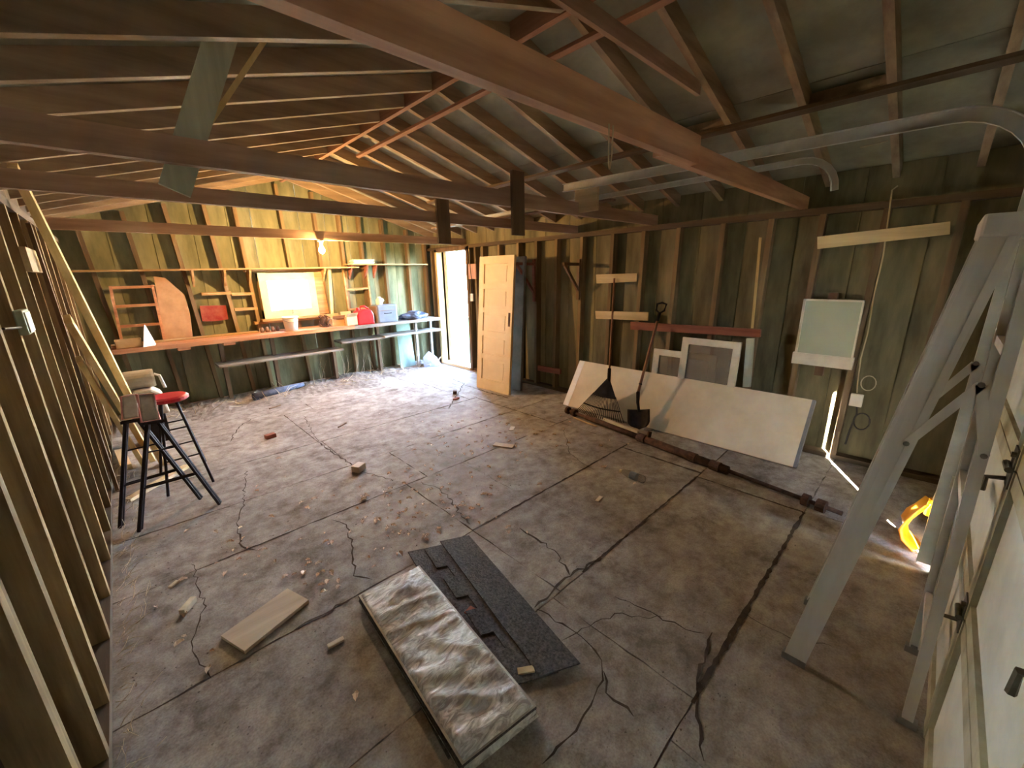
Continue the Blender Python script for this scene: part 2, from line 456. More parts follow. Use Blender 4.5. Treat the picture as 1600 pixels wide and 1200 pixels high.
# ------------------------------------------------------------------ back wall (gable)
wb = struct(MB().prism([(SX0-0.05, SY1+0.02, -0.02), (1.46, SY1+0.02, -0.02), (1.46, SY1+0.02, roofz(1.46)+0.11), (SX0-0.05, SY1+0.02, roofz(SX0)+0.11)], (0, 0.025, 0)).build('wall_back', 'sheath_back', base=(0,0,0)), 'olive boarded gable wall behind the workbench with exposed studs')
WX0, WX1, WZ0, WZ1 = 1.50, 2.10, 1.13, 1.61    # window hole
def back_piece(x0, x1, z0, z1=None):
    a = z1 if z1 else roofz(x0)+0.1; b = z1 if z1 else roofz(x1)+0.1
    g = 0.003
    pts = [(x0+g, SY1, z0), (x1-g, SY1, z0), (x1-g, SY1, b)]
    if not z1 and x0 < RX < x1: pts.append((RX, SY1, RZ+0.1))
    pts.append((x0+g, SY1, a))
    MB().prism(pts, (0, 0.045, 0)).build('sheathing_panel', 'sheath_back', wb)
for a, b in ((SX0, 0.05), (0.05, 0.44), (0.44, 0.84), (0.84, 1.22), (1.22, WX0)): back_piece(a, b, 0)
back_piece(WX0, WX1, 0, WZ0); back_piece(WX0, WX1, WZ1)
for a, b in ((WX1, 2.46), (2.46, 2.80), (2.80, 3.15), (3.15, 3.56), (3.56, 3.98), (3.98, SX1)): back_piece(a, b, 0)
back_top = [-0.15, 0.25, 0.64, 1.03, 1.33, 1.87, 2.30, 2.65, 2.96, 3.34, 3.78, 4.12]
for x in back_top:
    low = x + (0.12 if x < 1.2 else 0.05 if x < 2.2 else 0.0)
    ztop = roofz(x-0.05)-0.02
    xt = x-(low-x)*(ztop-1.9)/1.9
    if abs(x-1.87) < 0.01:
        MB().bar((x, YB+0.045, 1.72), (xt, YB+0.045, ztop), 0.04, 0.088, (0,1,0)).build('stud', 'stud_z', wb)
        MB().bar((low, YB+0.045, 0.04), (x, YB+0.045, WZ0-0.09), 0.04, 0.088, (0,1,0)).build('stud', 'stud_z', wb)
    else:
        MB().bar((low, YB+0.045, 0.02), (xt, YB+0.045, ztop), 0.042, 0.088, (0,1,0)).build('stud', 'stud_z', wb)
MB().box((SX0, YB, 0), (SX1, SY1, 0.04)).build('bottom_plate', 'beam_x', wb)
# blocking between the studs
for x0, x1, z in ((0.78, 1.1, 1.42), (1.1, 1.35, 1.40), (1.1, 1.37, 1.20), (1.3, 2.2, 1.0), (1.3, 2.3, 1.70)):
    MB().box((x0, YB-0.005, z-0.018), (x1, SY1, z+0.018)).build('blocking', 'shelf_x', wb)

# window in the back wall
win = struct(MB().box((WX0-0.02, SY1-0.02, WZ0-0.02), (WX0, SY1+0.06, WZ1+0.02)).build('window_1', 'cream_window', base=(0,0,0)), 'small cream-framed window glowing white above the workbench')
m = MB(); yy = YB-0.03
m.box((1.43, yy, 1.05), (1.53, YB+0.10, 1.67)); m.build('window_frame', 'cream_window', win)
MB().box((2.06, yy, 1.05), (2.16, YB+0.10, 1.67)).build('window_frame', 'cream_window', win)
MB().box((1.43, yy-0.004, 1.56), (2.16, YB+0.10, 1.665)).build('window_frame', 'cream_window', win)
MB().box((1.43, yy-0.004, 1.05), (2.16, YB+0.10, 1.16)).build('window_frame', 'cream_window', win)
MB().box((1.52, YB+0.05, 1.15), (2.07, YB+0.054, 1.57)).build('pane', 'window_glass', win)
MB().box((1.38, YB-0.10, 1.02), (2.24, YB+0.05, 1.05)).build('window_sill', 'shelf_x', win)
MB().tube([(1.79, yy-0.01, 1.10), (1.79, yy-0.035, 1.11), (1.79, yy-0.035, 1.15)], 0.006, 6).build('latch', 'steel', win)

# ------------------------------------------------------------------ right wall
DY0, DY1, DZ = 5.40, 6.22, 1.97               # doorway
wr = struct(MB().box((SX1+0.02, YF-0.1, -0.02), (SX1+0.045, DY0-0.02, roofz(SX1)+0.11)).build('wall_right', 'sheath_right', base=(0,0,0)), 'dark green boarded wall with exposed brown studs')
panels_z(wr, 'x', SX1, split(YF, DY0, 0.405), roofz(SX1)+0.1, 'sheath_right')
MB().box((SX1, DY0, DZ), (SX1+0.045, DY1, roofz(SX1)+0.1)).build('sheathing_panel', 'sheath_right', wr)
MB().box((SX1, DY1, 0), (SX1+0.045, SY1+0.05, roofz(SX1)+0.1)).build('sheathing_panel', 'sheath_right', wr)
right_studs = [0.0, 0.41, 0.79, 1.15, 1.54, 1.96, 2.34, 2.72, 3.15, 3.55, 3.90, 4.25, 4.65, 5.02, 5.36, 6.27]
sr = MB().box((-0.045, -0.021, 0.04), (0.045, 0.021, 2.0)).build('stud', 'stud_z', wr, base=(0,0,0))
sr.location = (XR+0.045, right_studs[0], 0)
for y in right_studs[1:]: copy_of(sr, wr, (XR+0.045, y, 0), (0.012, 0, 0))
for y in (5.18, 6.42): copy_of(sr, wr, (XR+0.045, y, 0))
MB().box((XR, YF, 0), (SX1, DY0, 0.04)).build('bottom_plate', 'plate_y', wr)
MB().box((XR+0.004, YF, 2.0), (SX1, SY1, ZT)).build('top_plate', 'plate_y', wr)
# doorway frame
dr = struct(MB().box((XR-0.02, DY1, 0), (SX1+0.06, DY1+0.06, DZ+0.05)).build('door_1', 'pale_z', base=(0,0,0)), 'open doorway to the bright yard with pale wooden jamb')
MB().box((XR-0.02, DY0-0.06, 0), (SX1+0.06, DY0, DZ+0.05)).build('jamb', 'brown_z', dr)
MB().box((XR-0.02, DY0-0.06, DZ), (SX1+0.06, DY1+0.06, DZ+0.06)).build('head', 'brown_z', dr)
MB().box((XR-0.04, DY0-0.02, 0.0), (SX1+0.10, DY1+0.02, 0.045)).build('threshold', 'pale_y', dr)
MB().box((SX1+0.03, DY1-0.10, 0.05), (SX1+0.05, DY1-0.01, DZ)).build('stop', 'white_paint', dr)

# ------------------------------------------------------------------ front wall and overhead door
OX0, OX1 = -0.34, 2.872
wf = struct(MB().box((OX1, YF-0.09, 0.0), (SX1+0.05, YF, roofz(SX1)+0.1)).build('wall_front', 'sheath_right', base=(0,0,0)), 'dark front wall beside the overhead door')
MB().prism([(SX0-0.05, YF-0.09, 2.10), (SX1+0.05, YF-0.09, 2.10), (SX1+0.05, YF-0.09, roofz(SX1)+0.1), (RX, YF-0.09, RZ+0.1), (SX0-0.05, YF-0.09, roofz(SX0-0.05)+0.1)], (0, 0.09, 0)).build('gable_panel', 'sheath_roof', wf)
MB().box((SX0-0.05, YF-0.09, -0.02), (OX0-0.02, YF, 2.12)).build('sheathing_panel', 'sheath_right', wf)
for x in (3.05, 3.45, 3.85): MB().box((x-0.02, YF, 0.04), (x+0.02, YF+0.03, 2.0)).build('stud', 'stud_z', wf)
MB().box((2.93, YF, 2.0), (SX1, YF+0.03, 2.05)).build('top_plate', 'beam_x', wf)

DYI = -0.245                                   # inner face of the door sections
od = struct(MB().box((OX0, DYI-0.004, 0.0), (2.86, DYI-0.002, 2.11)).build('door_2', 'door_grey', base=(0,0,0)), 'pale grey sectional overhead door seen at a grazing angle')
secs = [(0.012, 0.515), (0.52, 1.03), (1.035, 1.545), (1.55, 2.105)]
for z0, z1 in secs:
    s_ = MB().box((OX0, DYI-0.022, z0), (2.86, DYI, z1)).build('door_section', 'door_grey', od)
    for x in (0.0, 0.88, 1.76, 2.815):
        MB().box((x-0.04, DYI, z0), (x+0.04, DYI+0.016, z1)).build('stile', 'door_stile', s_)
    MB().box((OX0, DYI, z0), (2.86, DYI+0.012, z0+0.055)).build('rail', 'door_stile', s_)
    MB().box((OX0, DYI, z1-0.055), (2.86, DYI+0.012, z1)).build('rail', 'door_stile', s_)
for z in (0.5175, 1.0325, 1.5475):
    for x in (0.88, 1.76):
        h = MB()
        h.box((x-0.03, DYI+0.016, z-0.06), (x+0.03, DYI+0.020, z+0.06))
        h.tube([(x-0.035, DYI+0.026, z), (x+0.035, DYI+0.026, z)], 0.009, 8)
        h.tube([(x-0.022, DYI+0.02, z+0.045), (x-0.022, DYI+0.03, z+0.045)], 0.008, 6)
        h.tube([(x+0.022, DYI+0.02, z-0.045), (x+0.03, DYI+0.055, z-0.055), (x+0.03, DYI+0.055, z-0.10)], 0.007, 6)
        h.build('hinge', 'hinge', od)

# tracks
def channel(path_fn, x, w, dpt):
    pass
def track(name, path, label, xc, wdt=0.05):
    """C channel following a path in the yz plane"""
    m = MB(); k = len(path)
    prof = [(-wdt/2, 0.0), (-wdt/2, 0.022), (wdt/2, 0.022), (wdt/2, 0.0), (wdt/2-0.004, 0.0), (wdt/2-0.004, 0.018), (-wdt/2+0.004, 0.018), (-wdt/2+0.004, 0.0)]
    n = len(prof); vs = []; fs = []
    for i, p in enumerate(path):
        p = Vector(p); d = Vector(path[min(i+1,k-1)])-Vector(path[max(i-1,0)]); d.normalize()
        nrm = Vector((0, -d.z, d.y))            # across the track
        for a, b in prof: vs.append(p + nrm*a + Vector((b, 0, 0)))
    for i in range(k-1):
        for j in range(n): fs.append((i*n+j, i*n+(j+1)%n, (i+1)*n+(j+1)%n, (i+1)*n+j))
    fs.append(tuple(range(n-1,-1,-1))); fs.append(tuple(range((k-1)*n, k*n)))
    m.add(vs, fs)
    return m
pathB = [(2.865, -0.19, 0.03), (2.865, -0.19, 1.94)]
for i in range(1, 9):
    a = math.pi/2*i/8; pathB.append((2.865, 0.11-0.30*math.cos(a), 1.94+0.30*math.sin(a)))
pathB += [(2.865, 1.2, 2.255), (2.865, 2.36, 2.275)]
tk = tag(track('door_track', pathB, '', 2.865, 0.06).build('door_track', 'galv'), 'galvanized overhead door track rising beside the door and bending back under the roof', 'track')
for z in (0.5, 1.2):
    MB().box((2.868, -0.262, z), (2.884, -0.20, z+0.06)).build('bracket', 'galv', tk)
pathA = []
for i in range(0, 7):
    a = math.pi/2*i/6; pathA.append((2.93, 0.68-0.17*math.cos(a), 2.0+0.175*math.sin(a)))
pathA += [(2.93, 1.2, 2.172), (2.93, 2.33, 2.168), (2.93, 3.75, 2.166)]
tag(track('door_track', pathA, '', 2.93, 0.035).build('door_track', 'galv'), 'thin second metal track with a short hooked end lying across the tie beams', 'track')
hb = tag(MB().box((2.895, 2.03, 2.07), (2.925, 2.25, 2.30)).build('hanger_board', 'pale_y'), 'pale wooden hanger board nailed beside the tie beam holding the door tracks', 'board')

# ------------------------------------------------------------------ roof
def slope_prism(x0, x1, y0, y1, off, th):
    z0, z1 = roofz(x0)+off, roofz(x1)+off
    return MB().prism([(x0,y0,z0),(x1,y0,z1),(x1,y0,z1+th),(x0,y0,z0+th)], (0, y1-y0, 0))
ce = struct(slope_prism(SX0-0.45, RX, YF-0.3, SY1+0.3, 0.125, 0.02).build('ceiling', 'sheath_roof', base=(0,0,0)), 'unlined gable roof with exposed rafters and tie beams')
slope_prism(RX, SX1+0.45, YF-0.3, SY1+0.3, 0.125, 0.02).build('roof_deck', 'sheath_roof', ce)
ys = [YF-0.05, 0.79, 1.60, 2.81, 4.03, 5.24, SY1+0.05]
for a, b in zip(ys[:-1], ys[1:]):
    for x0, x1 in ((SX0-0.3, 0.72), (0.725, RX), (RX, 3.17), (3.175, SX1+0.3)):
        slope_prism(x0, x1, a+0.003, b-0.003, 0.105, 0.018).build('roof_sheet', 'sheath_roof', ce)
def rafter_pair(y):
    l_ = MB().prism([(RX-0.022, -0.02, roofz(RX-0.022)), (SX0-0.3, -0.02, roofz(SX0-0.3)), (SX0-0.3, -0.02, roofz(SX0-0.3)+0.104), (RX-0.022, -0.02, roofz(RX-0.022)+0.104)], (0, 0.04, 0))
    r_ = MB().prism([(RX+0.022, -0.02, roofz(RX+0.022)), (SX1+0.3, -0.02, roofz(SX1+0.3)), (SX1+0.3, -0.02, roofz(SX1+0.3)+0.104), (RX+0.022, -0.02, roofz(RX+0.022)+0.104)], (0, 0.04, 0))
    return l_, r_
raf = [0.38+0.405*k for k in range(-1, 16)]
l_, r_ = rafter_pair(0)
RL = l_.build('rafter', 'rafter_x', ce, base=(0,0,0)); RL.location = (0, raf[0], 0)
RR = r_.build('rafter', 'rafter_x', ce, base=(0,0,0)); RR.location = (0, raf[0], 0)
for y in raf[1:]:
    copy_of(RL, ce, (0, y+random.uniform(-0.01, 0.01), 0)); copy_of(RR, ce, (0, y+random.uniform(-0.01, 0.01), 0))
MB().box((RX-0.02, YF-0.05, 2.872), (RX+0.02, SY1, 2.993)).build('ridge_board', 'ridge_y', ce)
def purlin(x, y0, y1, w=0.09, name='purlin', m='ridge_y'):
    z0, z1 = roofz(x-w/2)-0.002, roofz(x+w/2)-0.002
    MB().prism([(x-w/2,y0,z0-0.02),(x+w/2,y0,z1-0.02),(x+w/2,y0,z1),(x-w/2,y0,z0)], (0,y1-y0,0)).build(name, m, ce)
purlin(2.13, -0.2, 4.55, 0.035)
purlin(3.20, -0.2, 4.9, 0.05, m='plate_y')
for (x, k) in ((3.25, 1), (3.25, 3)):
    y0 = raf[k]+0.02; y1 = raf[k+1]-0.02
    z0 = roofz(x)
    MB().box((x-0.02, y0, z0), (x+0.02, y1, z0+0.09)).build('blocking', 'rafter_x', ce)
# collar ties
for y in (1.225,):
    MB().box((1.15, y-0.012, 2.60), (2.75, y+0.012, 2.67)).build('collar_tie', 'beam_x', ce)
# tie beams
def beam(x0, x1, y, z0=2.05, h=0.10, t=0.042, m='beam_x'):
    MB().box((x0, y-t/2, z0), (x1, y+t/2, z0+h)).build('tie_beam', m, ce)
beam(SX0, 1.98, 0.872, 2.048, 0.112, 0.04, 'beam_red')
beam(1.72, SX1, 0.915, 2.05, 0.10, 0.04, 'beam_red')
beam(SX0, SX1, 2.23); beam(SX0, SX1, 3.27, 2.05, 0.09); beam(SX0, SX1, 5.52, 2.05, 0.10)
# short posts nailed on the tie beams
MB().box((2.12, 2.185, 1.86), (2.235, 2.209, 2.28)).build('hanging_post', 'brown_z', ce)
MB().box((2.19, 3.225, 1.87), (2.325, 3.249, 2.25)).build('hanging_post', 'brown_z', ce)
# diagonal braces by tie beam two
a = wy(273, 298, 2.265); b = wy(372, -30, 2.265)
MB().bar(a, b, 0.022, 0.105, Vector((b-a).cross(Vector((0,1,0))))).build('brace_board', 'grey_board', ce)
a = wy(313, 215, 2.29); b = wy(452, 5, 2.33)
MB().bar(a, b, 0.02, 0.045, (0,1,0)).build('brace_strip', 'pale_z', ce)
# board lying along the tie beams
tag(MB().box((3.02, 2.0, 2.152), (3.12, 4.6, 2.168)).build('loose_board', 'brown_z'), 'thin brown board lying lengthwise on top of the tie beams', 'board')
# cord loop on the front beam
p = wy(945, 206, 0.872)
cp = []
for i in range(13):
    t = i/12
    cp.append(Vector((p.x-0.012+0.024*t, 0.848, p.z+0.0-0.115*math.sin(math.pi*t)**0.5)))
tag(MB().tube([(p.x-0.012, 0.849, p.z+0.015)]+cp+[(p.x+0.012, 0.849, p.z+0.015)], 0.0028, 6).build('cord_loop', 'cable_pale'), 'short loop of pale cord hanging from the front tie beam', 'cord')

# ------------------------------------------------------------------ bulb
lb = empty('light_bulb', (1.97, 5.49, 2.05), 'glowing bare light bulb hanging below the tie beam over the bench', 'light bulb')
MB().lathe([(0.001, -0.005), (0.035, -0.006), (0.036, -0.02), (0.022, -0.03), (0.020, -0.065), (0.016, -0.07)], (1.97, 5.49, 2.05), 'z', 16).build('socket', 'plate_white', lb)
pr = [(0.013, -0.07), (0.018, -0.085), (0.028, -0.10), (0.034, -0.12), (0.033, -0.14), (0.024, -0.158), (0.010, -0.166), (0.001, -0.167)]
MB().lathe(pr, (1.97, 5.49, 2.05), 'z', 16).build('glass_bulb', 'bulb_glow', lb, smooth=True)
tag(MB().tube([(1.97, 5.49, 2.045), (2.3, 5.493, 2.044), (2.9, 5.493, 2.046), (3.6, 5.493, 2.044), (4.15, 5.493, 2.045)], 0.005, 6).build('lamp_cable', 'cable_pale'), 'thin pale cable running along the tie beam to the bulb', 'cable')

# ------------------------------------------------------------------ shelf above the bench
sh = empty('wall_shelf', (1.9, YB, 1.70), 'long narrow wooden shelf on brackets above the workbench', 'shelf')
MB().prism([(-0.30, YB-0.17, 1.700), (2.80, YB-0.17, 1.722), (2.80, YB-0.17, 1.742), (-0.30, YB-0.17, 1.720)], (0, 0.17, 0)).build('shelf_board', 'shelf_x', sh)
MB().box((2.62, YB-0.17, 1.765), (4.05, YB, 1.785)).build('shelf_board', 'shelf_x', sh)
for x in (0.72, 1.05, 1.33, 2.29):
    zt = 1.70+(x+0.3)*0.022/3.1
    MB().prism([(x-0.012, YB, zt), (x-0.012, YB-0.15, zt), (x-0.012, YB-0.15, zt-0.03), (x-0.012, YB, zt-0.20)], (0.024, 0, 0)).build('bracket', 'shelf_x', sh)
for x in (2.70, 2.95, 3.10):
    MB().prism([(x-0.012, YB, 1.765), (x-0.012, YB-0.15, 1.765), (x-0.012, YB-0.14, 1.72), (x-0.012, YB, 1.56)], (0.024, 0, 0)).build('bracket', 'red_y', sh)
t_ = empty('paper_stack', (2.88, YB-0.09, 1.785), 'small stack of pale green papers on the doorway end of the shelf', 'papers')
for k, (dx, mm) in enumerate(((0.0, 'paper_white'), (0.015, 'paper_green'), (-0.01, 'paper_white'), (0.01, 'paper_green'))):
    MB().box((2.72+dx, YB-0.17, 1.785+k*0.016), (3.05+dx, YB-0.02, 1.800+k*0.016)).build('sheet', mm, t_)

# ------------------------------------------------------------------ workbench
wbn = empty('workbench', (1.9, 6.28, 0), 'long rough workbench along the back wall, orange planks then grey ones', 'workbench')
YFb = 6.05
MB().box((-0.16, YFb, 0.835), (2.50, YB, 0.885)).build('bench_top', 'bench_x', wbn)
MB().box((-0.16, YFb+0.30, 0.886), (1.3, YB-0.005, 0.90)).build('bench_top', 'shelf_x', wbn)
MB().box((2.42, YFb+0.02, 0.825), (4.05, YB, 0.868)).build('bench_top', 'bench_grey', wbn)
MB().box((0.75, YFb+0.08, 0.52), (2.32, YB-0.05, 0.545)).build('lower_shelf', 'bench_grey', wbn)
MB().box((2.30, YFb+0.06, 0.62), (3.05, YB-0.05, 0.645)).build('lower_shelf', 'bench_grey', wbn)
MB().box((2.98, YFb+0.02, 0.635), (4.10, YB-0.09, 0.66)).build('lower_shelf', 'bench_grey', wbn)
for x in (0.85, 1.45, 2.27, 3.02):
    MB().box((x-0.022, YFb+0.35, 0.0), (x+0.022, YFb+0.43, 0.84)).build('leg', 'brown_z', wbn)
for x in (0.45, 0.9): MB().box((x-0.06, YFb+0.01, 0.80), (x+0.06, YFb+0.16, 0.836)).build('cleat', 'bench_x', wbn)
for x, y in ((3.63, YFb+0.15), (4.02, YFb+0.30)): MB().box((x-0.02, y, 0.0), (x+0.02, y+0.04, 0.83)).build('leg', 'bench_grey', wbn)

ZB = 0.885; ZG = 0.868
# white pointed carton and small open box at the bench end
cb = empty('open_carton', (-0.02, 6.2, ZB), 'small open cardboard box at the bench end by the leaning timbers', 'box')
MB().box((-0.12, 6.10, ZB), (0.10, 6.30, ZB+0.006)).build('base', 'cardboard', cb)
for a, b in (((-0.12,6.10,ZB),(0.10,6.106,ZB+0.085)), ((-0.12,6.294,ZB),(0.10,6.30,ZB+0.085)), ((-0.12,6.10,ZB),(-0.114,6.30,ZB+0.085)), ((0.094,6.10,ZB),(0.10,6.30,ZB+0.085))):
    MB().box(a, b).build('side', 'cardboard_pale', cb)
tag(MB().add([(0.10,6.06,ZB),(0.20,6.10,ZB),(0.22,6.24,ZB),(0.11,6.22,ZB),(0.155,6.14,ZB+0.235),(0.165,6.15,ZB+0.235),(0.14,6.17,ZB+0.2)], [(0,1,5,4),(1,2,5),(2,3,6,5),(3,0,4,6),(4,5,6),(0,3,2,1)]).build('paper_cone', 'paper_white'), 'white pointed paper carton standing at the end of the bench beside the open box', 'carton')
# bucket
bk = empty('bucket', (1.66, 6.17, ZB), 'white plastic bucket on the orange bench below the window', 'bucket')
MB().lathe([(0.001,0.002),(0.078,0.0),(0.092,0.16),(0.092,0.20),(0.086,0.20),(0.073,0.012),(0.001,0.010)], (1.66,6.17,ZB), 'z', 24).build('body', 'white_plastic', bk, smooth=True)
MB().tube([(1.66+0.096*math.cos(a*math.pi/12), 6.17+0.096*math.sin(a*math.pi/12), ZB+0.185) for a in range(24)], 0.006, 6, True).build('rim', 'white_plastic', bk)
MB().tube([(1.66+0.10*math.cos(a*math.pi/10), 6.17-0.02-0.07*math.sin(a*math.pi/10), ZB+0.175-0.05*math.sin(a*math.pi/10)) for a in range(11)], 0.003, 6).build('handle', 'steel', bk)
# dark row of small jars left of the bucket
for k in range(4):
    x = 1.335+k*0.065
    j_ = tag(MB().lathe([(0.001,0),(0.024,0),(0.025,0.045),(0.018,0.052),(0.018,0.066),(0.001,0.068)], (x,6.33+0.01*(k%2),ZB), 'z', 12).build('small_jar', 'case_side', smooth=True), 'small dark jar lying in the row on the bench under the window', 'jar', 'jars under the window')
# wire coil
wc = MB()
for q in range(6):
    r = 0.075+0.008*math.sin(q*2.1); tl = 0.25*math.sin(q*1.7)
    wc.tube([(2.12+0.02*q-0.05+0.02*math.sin(i), 6.20+r*math.cos(i*math.pi/10), ZB+0.088+r*math.sin(i*math.pi/10)+tl*0.02) for i in range(20)], 0.006, 6, True)
tag(wc.build('wire_coil', 'rust'), 'rusty coil of wire standing on the bench beside the cardboard boxes', 'wire coil')
# boxes
def carton(x0, x1, y0, y1, z, h, mm, label):
    c = empty('cardboard_box', ((x0+x1)/2, (y0+y1)/2, z), label, 'box')
    MB().box((x0,y0,z),(x1,y1,z+h)).build('body', mm, c)
    MB().prism([(x0,y0,z+h),(x1,y0,z+h),(x1,y0-0.05,z+h+0.05),(x0,y0-0.05,z+h+0.05)], (0,0.003,0.003)).build('flap', mm, c)
    MB().prism([(x0,y1,z+h),(x1,y1,z+h),(x1,y1+0.02,z+h+0.06),(x0,y1+0.02,z+h+0.06)], (0,0.003,0.003)).build('flap', mm, c)
carton(2.22, 2.40, 6.16, 6.36, ZB, 0.11, 'cardboard', 'brown cardboard box with open flaps next to the wire coil')
carton(2.42, 2.58, 6.12, 6.32, ZB, 0.13, 'cardboard_pale', 'pale cardboard box with open flaps against the red fuel can')
# red fuel can
fc = empty('fuel_can', (2.72, 6.22, ZG), 'red plastic fuel can standing on the grey part of the bench', 'fuel can')
x0, x1 = 2.60, 2.86
pts = [(x0,6.13,ZG),(x1,6.13,ZG),(x1,6.13,ZG+0.16),(x1-0.03,6.13,ZG+0.215),(x1-0.10,6.13,ZG+0.235),(x0+0.12,6.13,ZG+0.235),(x0+0.02,6.13,ZG+0.215),(x0,6.13,ZG+0.19)]
MB().prism(pts, (0,0.17,0)).build('body', 'red', fc, bevel=0.025)
MB().tube([(x0+0.08,6.215,ZG+0.22),(x0+0.09,6.215,ZG+0.275),(x0+0.15,6.215,ZG+0.28),(x1-0.05,6.215,ZG+0.235),(x1-0.035,6.215,ZG+0.20)], 0.016, 8).build('handle', 'red', fc, smooth=True)
MB().lathe([(0.001,0),(0.026,0),(0.026,0.05),(0.020,0.055),(0.001,0.056)], (x0+0.045,6.215,ZG+0.205), 'z', 14).build('cap', 'red', fc)
# grey case
gc = empty('tool_case', (3.06, 6.25, ZG), 'blue grey hard case with a brown end on the bench', 'case')
MB().box((2.92,6.12,ZG),(3.26,6.38,ZG+0.28)).build('body', 'case_grey', gc, bevel=0.02)
MB().box((2.895,6.13,ZG+0.005),(2.922,6.37,ZG+0.265)).build('end_panel', 'case_side', gc, bevel=0.008)
MB().box((2.94,6.112,ZG+0.19),(3.25,6.12,ZG+0.196)).build('seam', 'case_side', gc)
MB().tube([(3.03,6.118,ZG+0.15),(3.03,6.095,ZG+0.15),(3.14,6.095,ZG+0.15),(3.14,6.118,ZG+0.15)], 0.006, 6).build('handle', 'black_plastic', gc)
# white jug
jg = empty('jug', (3.03, 6.26, ZG+0.28), 'small white jug standing on top of the grey case', 'jug')
MB().lathe([(0.001,0),(0.045,0),(0.055,0.02),(0.055,0.075),(0.03,0.105),(0.024,0.125),(0.001,0.126)], (3.03,6.26,ZG+0.28), 'z', 16).build('body', 'white_plastic', jg, smooth=True)
MB().tube([(3.08,6.26,ZG+0.31),(3.11,6.26,ZG+0.34),(3.10,6.26,ZG+0.37),(3.05,6.26,ZG+0.385)], 0.008, 6).build('handle', 'white_plastic', jg)
# crumpled tarp
def lump(name, c, sx, sy, sz, mm, seed, parent=None, amp=0.35, sub=3):
    rnd = random.Random(seed); bm = bmesh.new(); bmesh.ops.create_icosphere(bm, subdivisions=sub, radius=1)
    dirs = [(Vector((rnd.uniform(-1,1),rnd.uniform(-1,1),rnd.uniform(-1,1))).normalized(), rnd.uniform(2,5), rnd.uniform(0,6)) for _ in range(7)]
    m = MB(); bm.verts.ensure_lookup_table()
    vs = []
    for v in bm.verts:
        n = sum(math.sin(d.dot(v.co)*k*2+ph) for d, k, ph in dirs)/7
        p = v.co*(1+amp*n)
        z = p.z if p.z > -0.55 else -0.55
        vs.append(Vector((c[0]+p.x*sx, c[1]+p.y*sy, c[2]+(z+0.55)*sz)))
    m.add(vs, [tuple(v.index for v in f.verts) for f in bm.faces]); bm.free()
    return m.build(name, mm, parent, smooth=False)
tag(lump('tarp_bundle', (3.62,6.26,ZG), 0.24, 0.16, 0.085, 'dark_cloth', 3, amp=0.6), 'crumpled dark blue tarp bundle at the doorway end of the bench', 'tarp')

# ------------------------------------------------------------------ things on the back wall
def rack(pa, pb, rungs, y, zfoot, label, cat='rack', mm='shelf_x'):
    """two rails given as pixel pairs and rungs as fractions"""
    r = empty('wooden_rack', tuple(wy(*pa[1], y)), label, cat)
    P = [[wy(*q, y) for q in pa], [wy(*q, y) for q in pb]]
    for s in P:                                    # feet rest on the bench top
        s[1] = s[0].lerp(s[1], (s[0].z-zfoot)/(s[0].z-s[1].z))
    for s in P: MB().bar(s[0], s[1], 0.026, 0.035, (0,1,0)).build('rail', mm, r)
    for t in rungs:
        a = P[0][0].lerp(P[0][1], t); b = P[1][0].lerp(P[1][1], t)
        MB().bar(a, b, 0.03, 0.03, (0,1,0)).build('rung', mm, r)
    return r
rack([(172,447),(192,541)], [(238,445),(258,536)], [0.03, 0.35, 0.70], YB-0.02, 0.899, 'small brown wooden ladder-shaped rack on the back wall above the open carton', mm='bench_x')
rack([(535,416),(547,500)], [(572,414),(583,505)], [0.40, 0.75], YB-0.02, 0.867, 'narrow wooden ladder rack on the back wall behind the red fuel can')
pl = [wy(x, y, YB-0.005) for x, y in ((240,432),(258,434),(288,460),(297,490),(304,538),(260,540))]
for p in pl: p.z = max(p.z, 0.899)
tag(MB().prism(pl, (0, 0.006, 0)).build('plywood_offcut', 'cardboard'), 'brown plywood offcut with a clipped corner standing against the back wall studs', 'plywood')
q = [wy(x, y, YB+0.02) for x, y in ((312,478),(353,477),(357,499),(335,502),(316,502))]
tag(MB().prism(q, (0, 0.012, 0)).build('red_rag', 'red_cloth'), 'faded red rag hanging between two studs of the back wall', 'rag')
tag(MB().bar(wy(492,425,YB-0.006), wy(505,490,YB-0.006), 0.17, 0.012, (0,1,0)).build('board', 'bench_x'), 'orange brown board standing beside the window frame', 'board')
tag(MB().bar(wy(514,420,YB-0.03), wy(519,490,YB-0.03), 0.045, 0.03, (0,1,0)).build('batten', 'pale_z'), 'narrow pale batten standing between the window and the ladder rack', 'batten')

# ------------------------------------------------------------------ back floor clutter
cs = [(3.66,6.10,0.012),(3.97,6.00,0.012),(4.03,6.22,0.02),(3.76,6.28,0.02),(3.70,6.17,0.19),(3.82,6.17,0.285),(3.95,6.12,0.16),(3.80,6.04,0.10)]
cs_o = MB().add(cs, [(0,7,4),(4,7,5),(5,7,6),(7,1,6),(0,1,7),(1,2,6),(2,5,6),(2,3,5),(3,4,5),(3,0,4),(0,3,2,1)]).build('crumpled_sheet', 'paper_blue')
tag(cs_o, 'crumpled pale blue paper sheet on the floor beside the doorway', 'sheet')
p0 = fl(398,628); p1 = fl(475,607)
tag(MB().tube([Vector((p0.x,p0.y,0.068)), Vector(((p0.x+p1.x)/2,(p0.y+p1.y)/2,0.072)), Vector((p1.x,p1.y,0.066))], [0.05,0.045,0.03], 10).build('rolled_mat', 'dark_cloth', smooth=True), 'dark rolled mat lying on the floor in front of the back wall', 'mat')
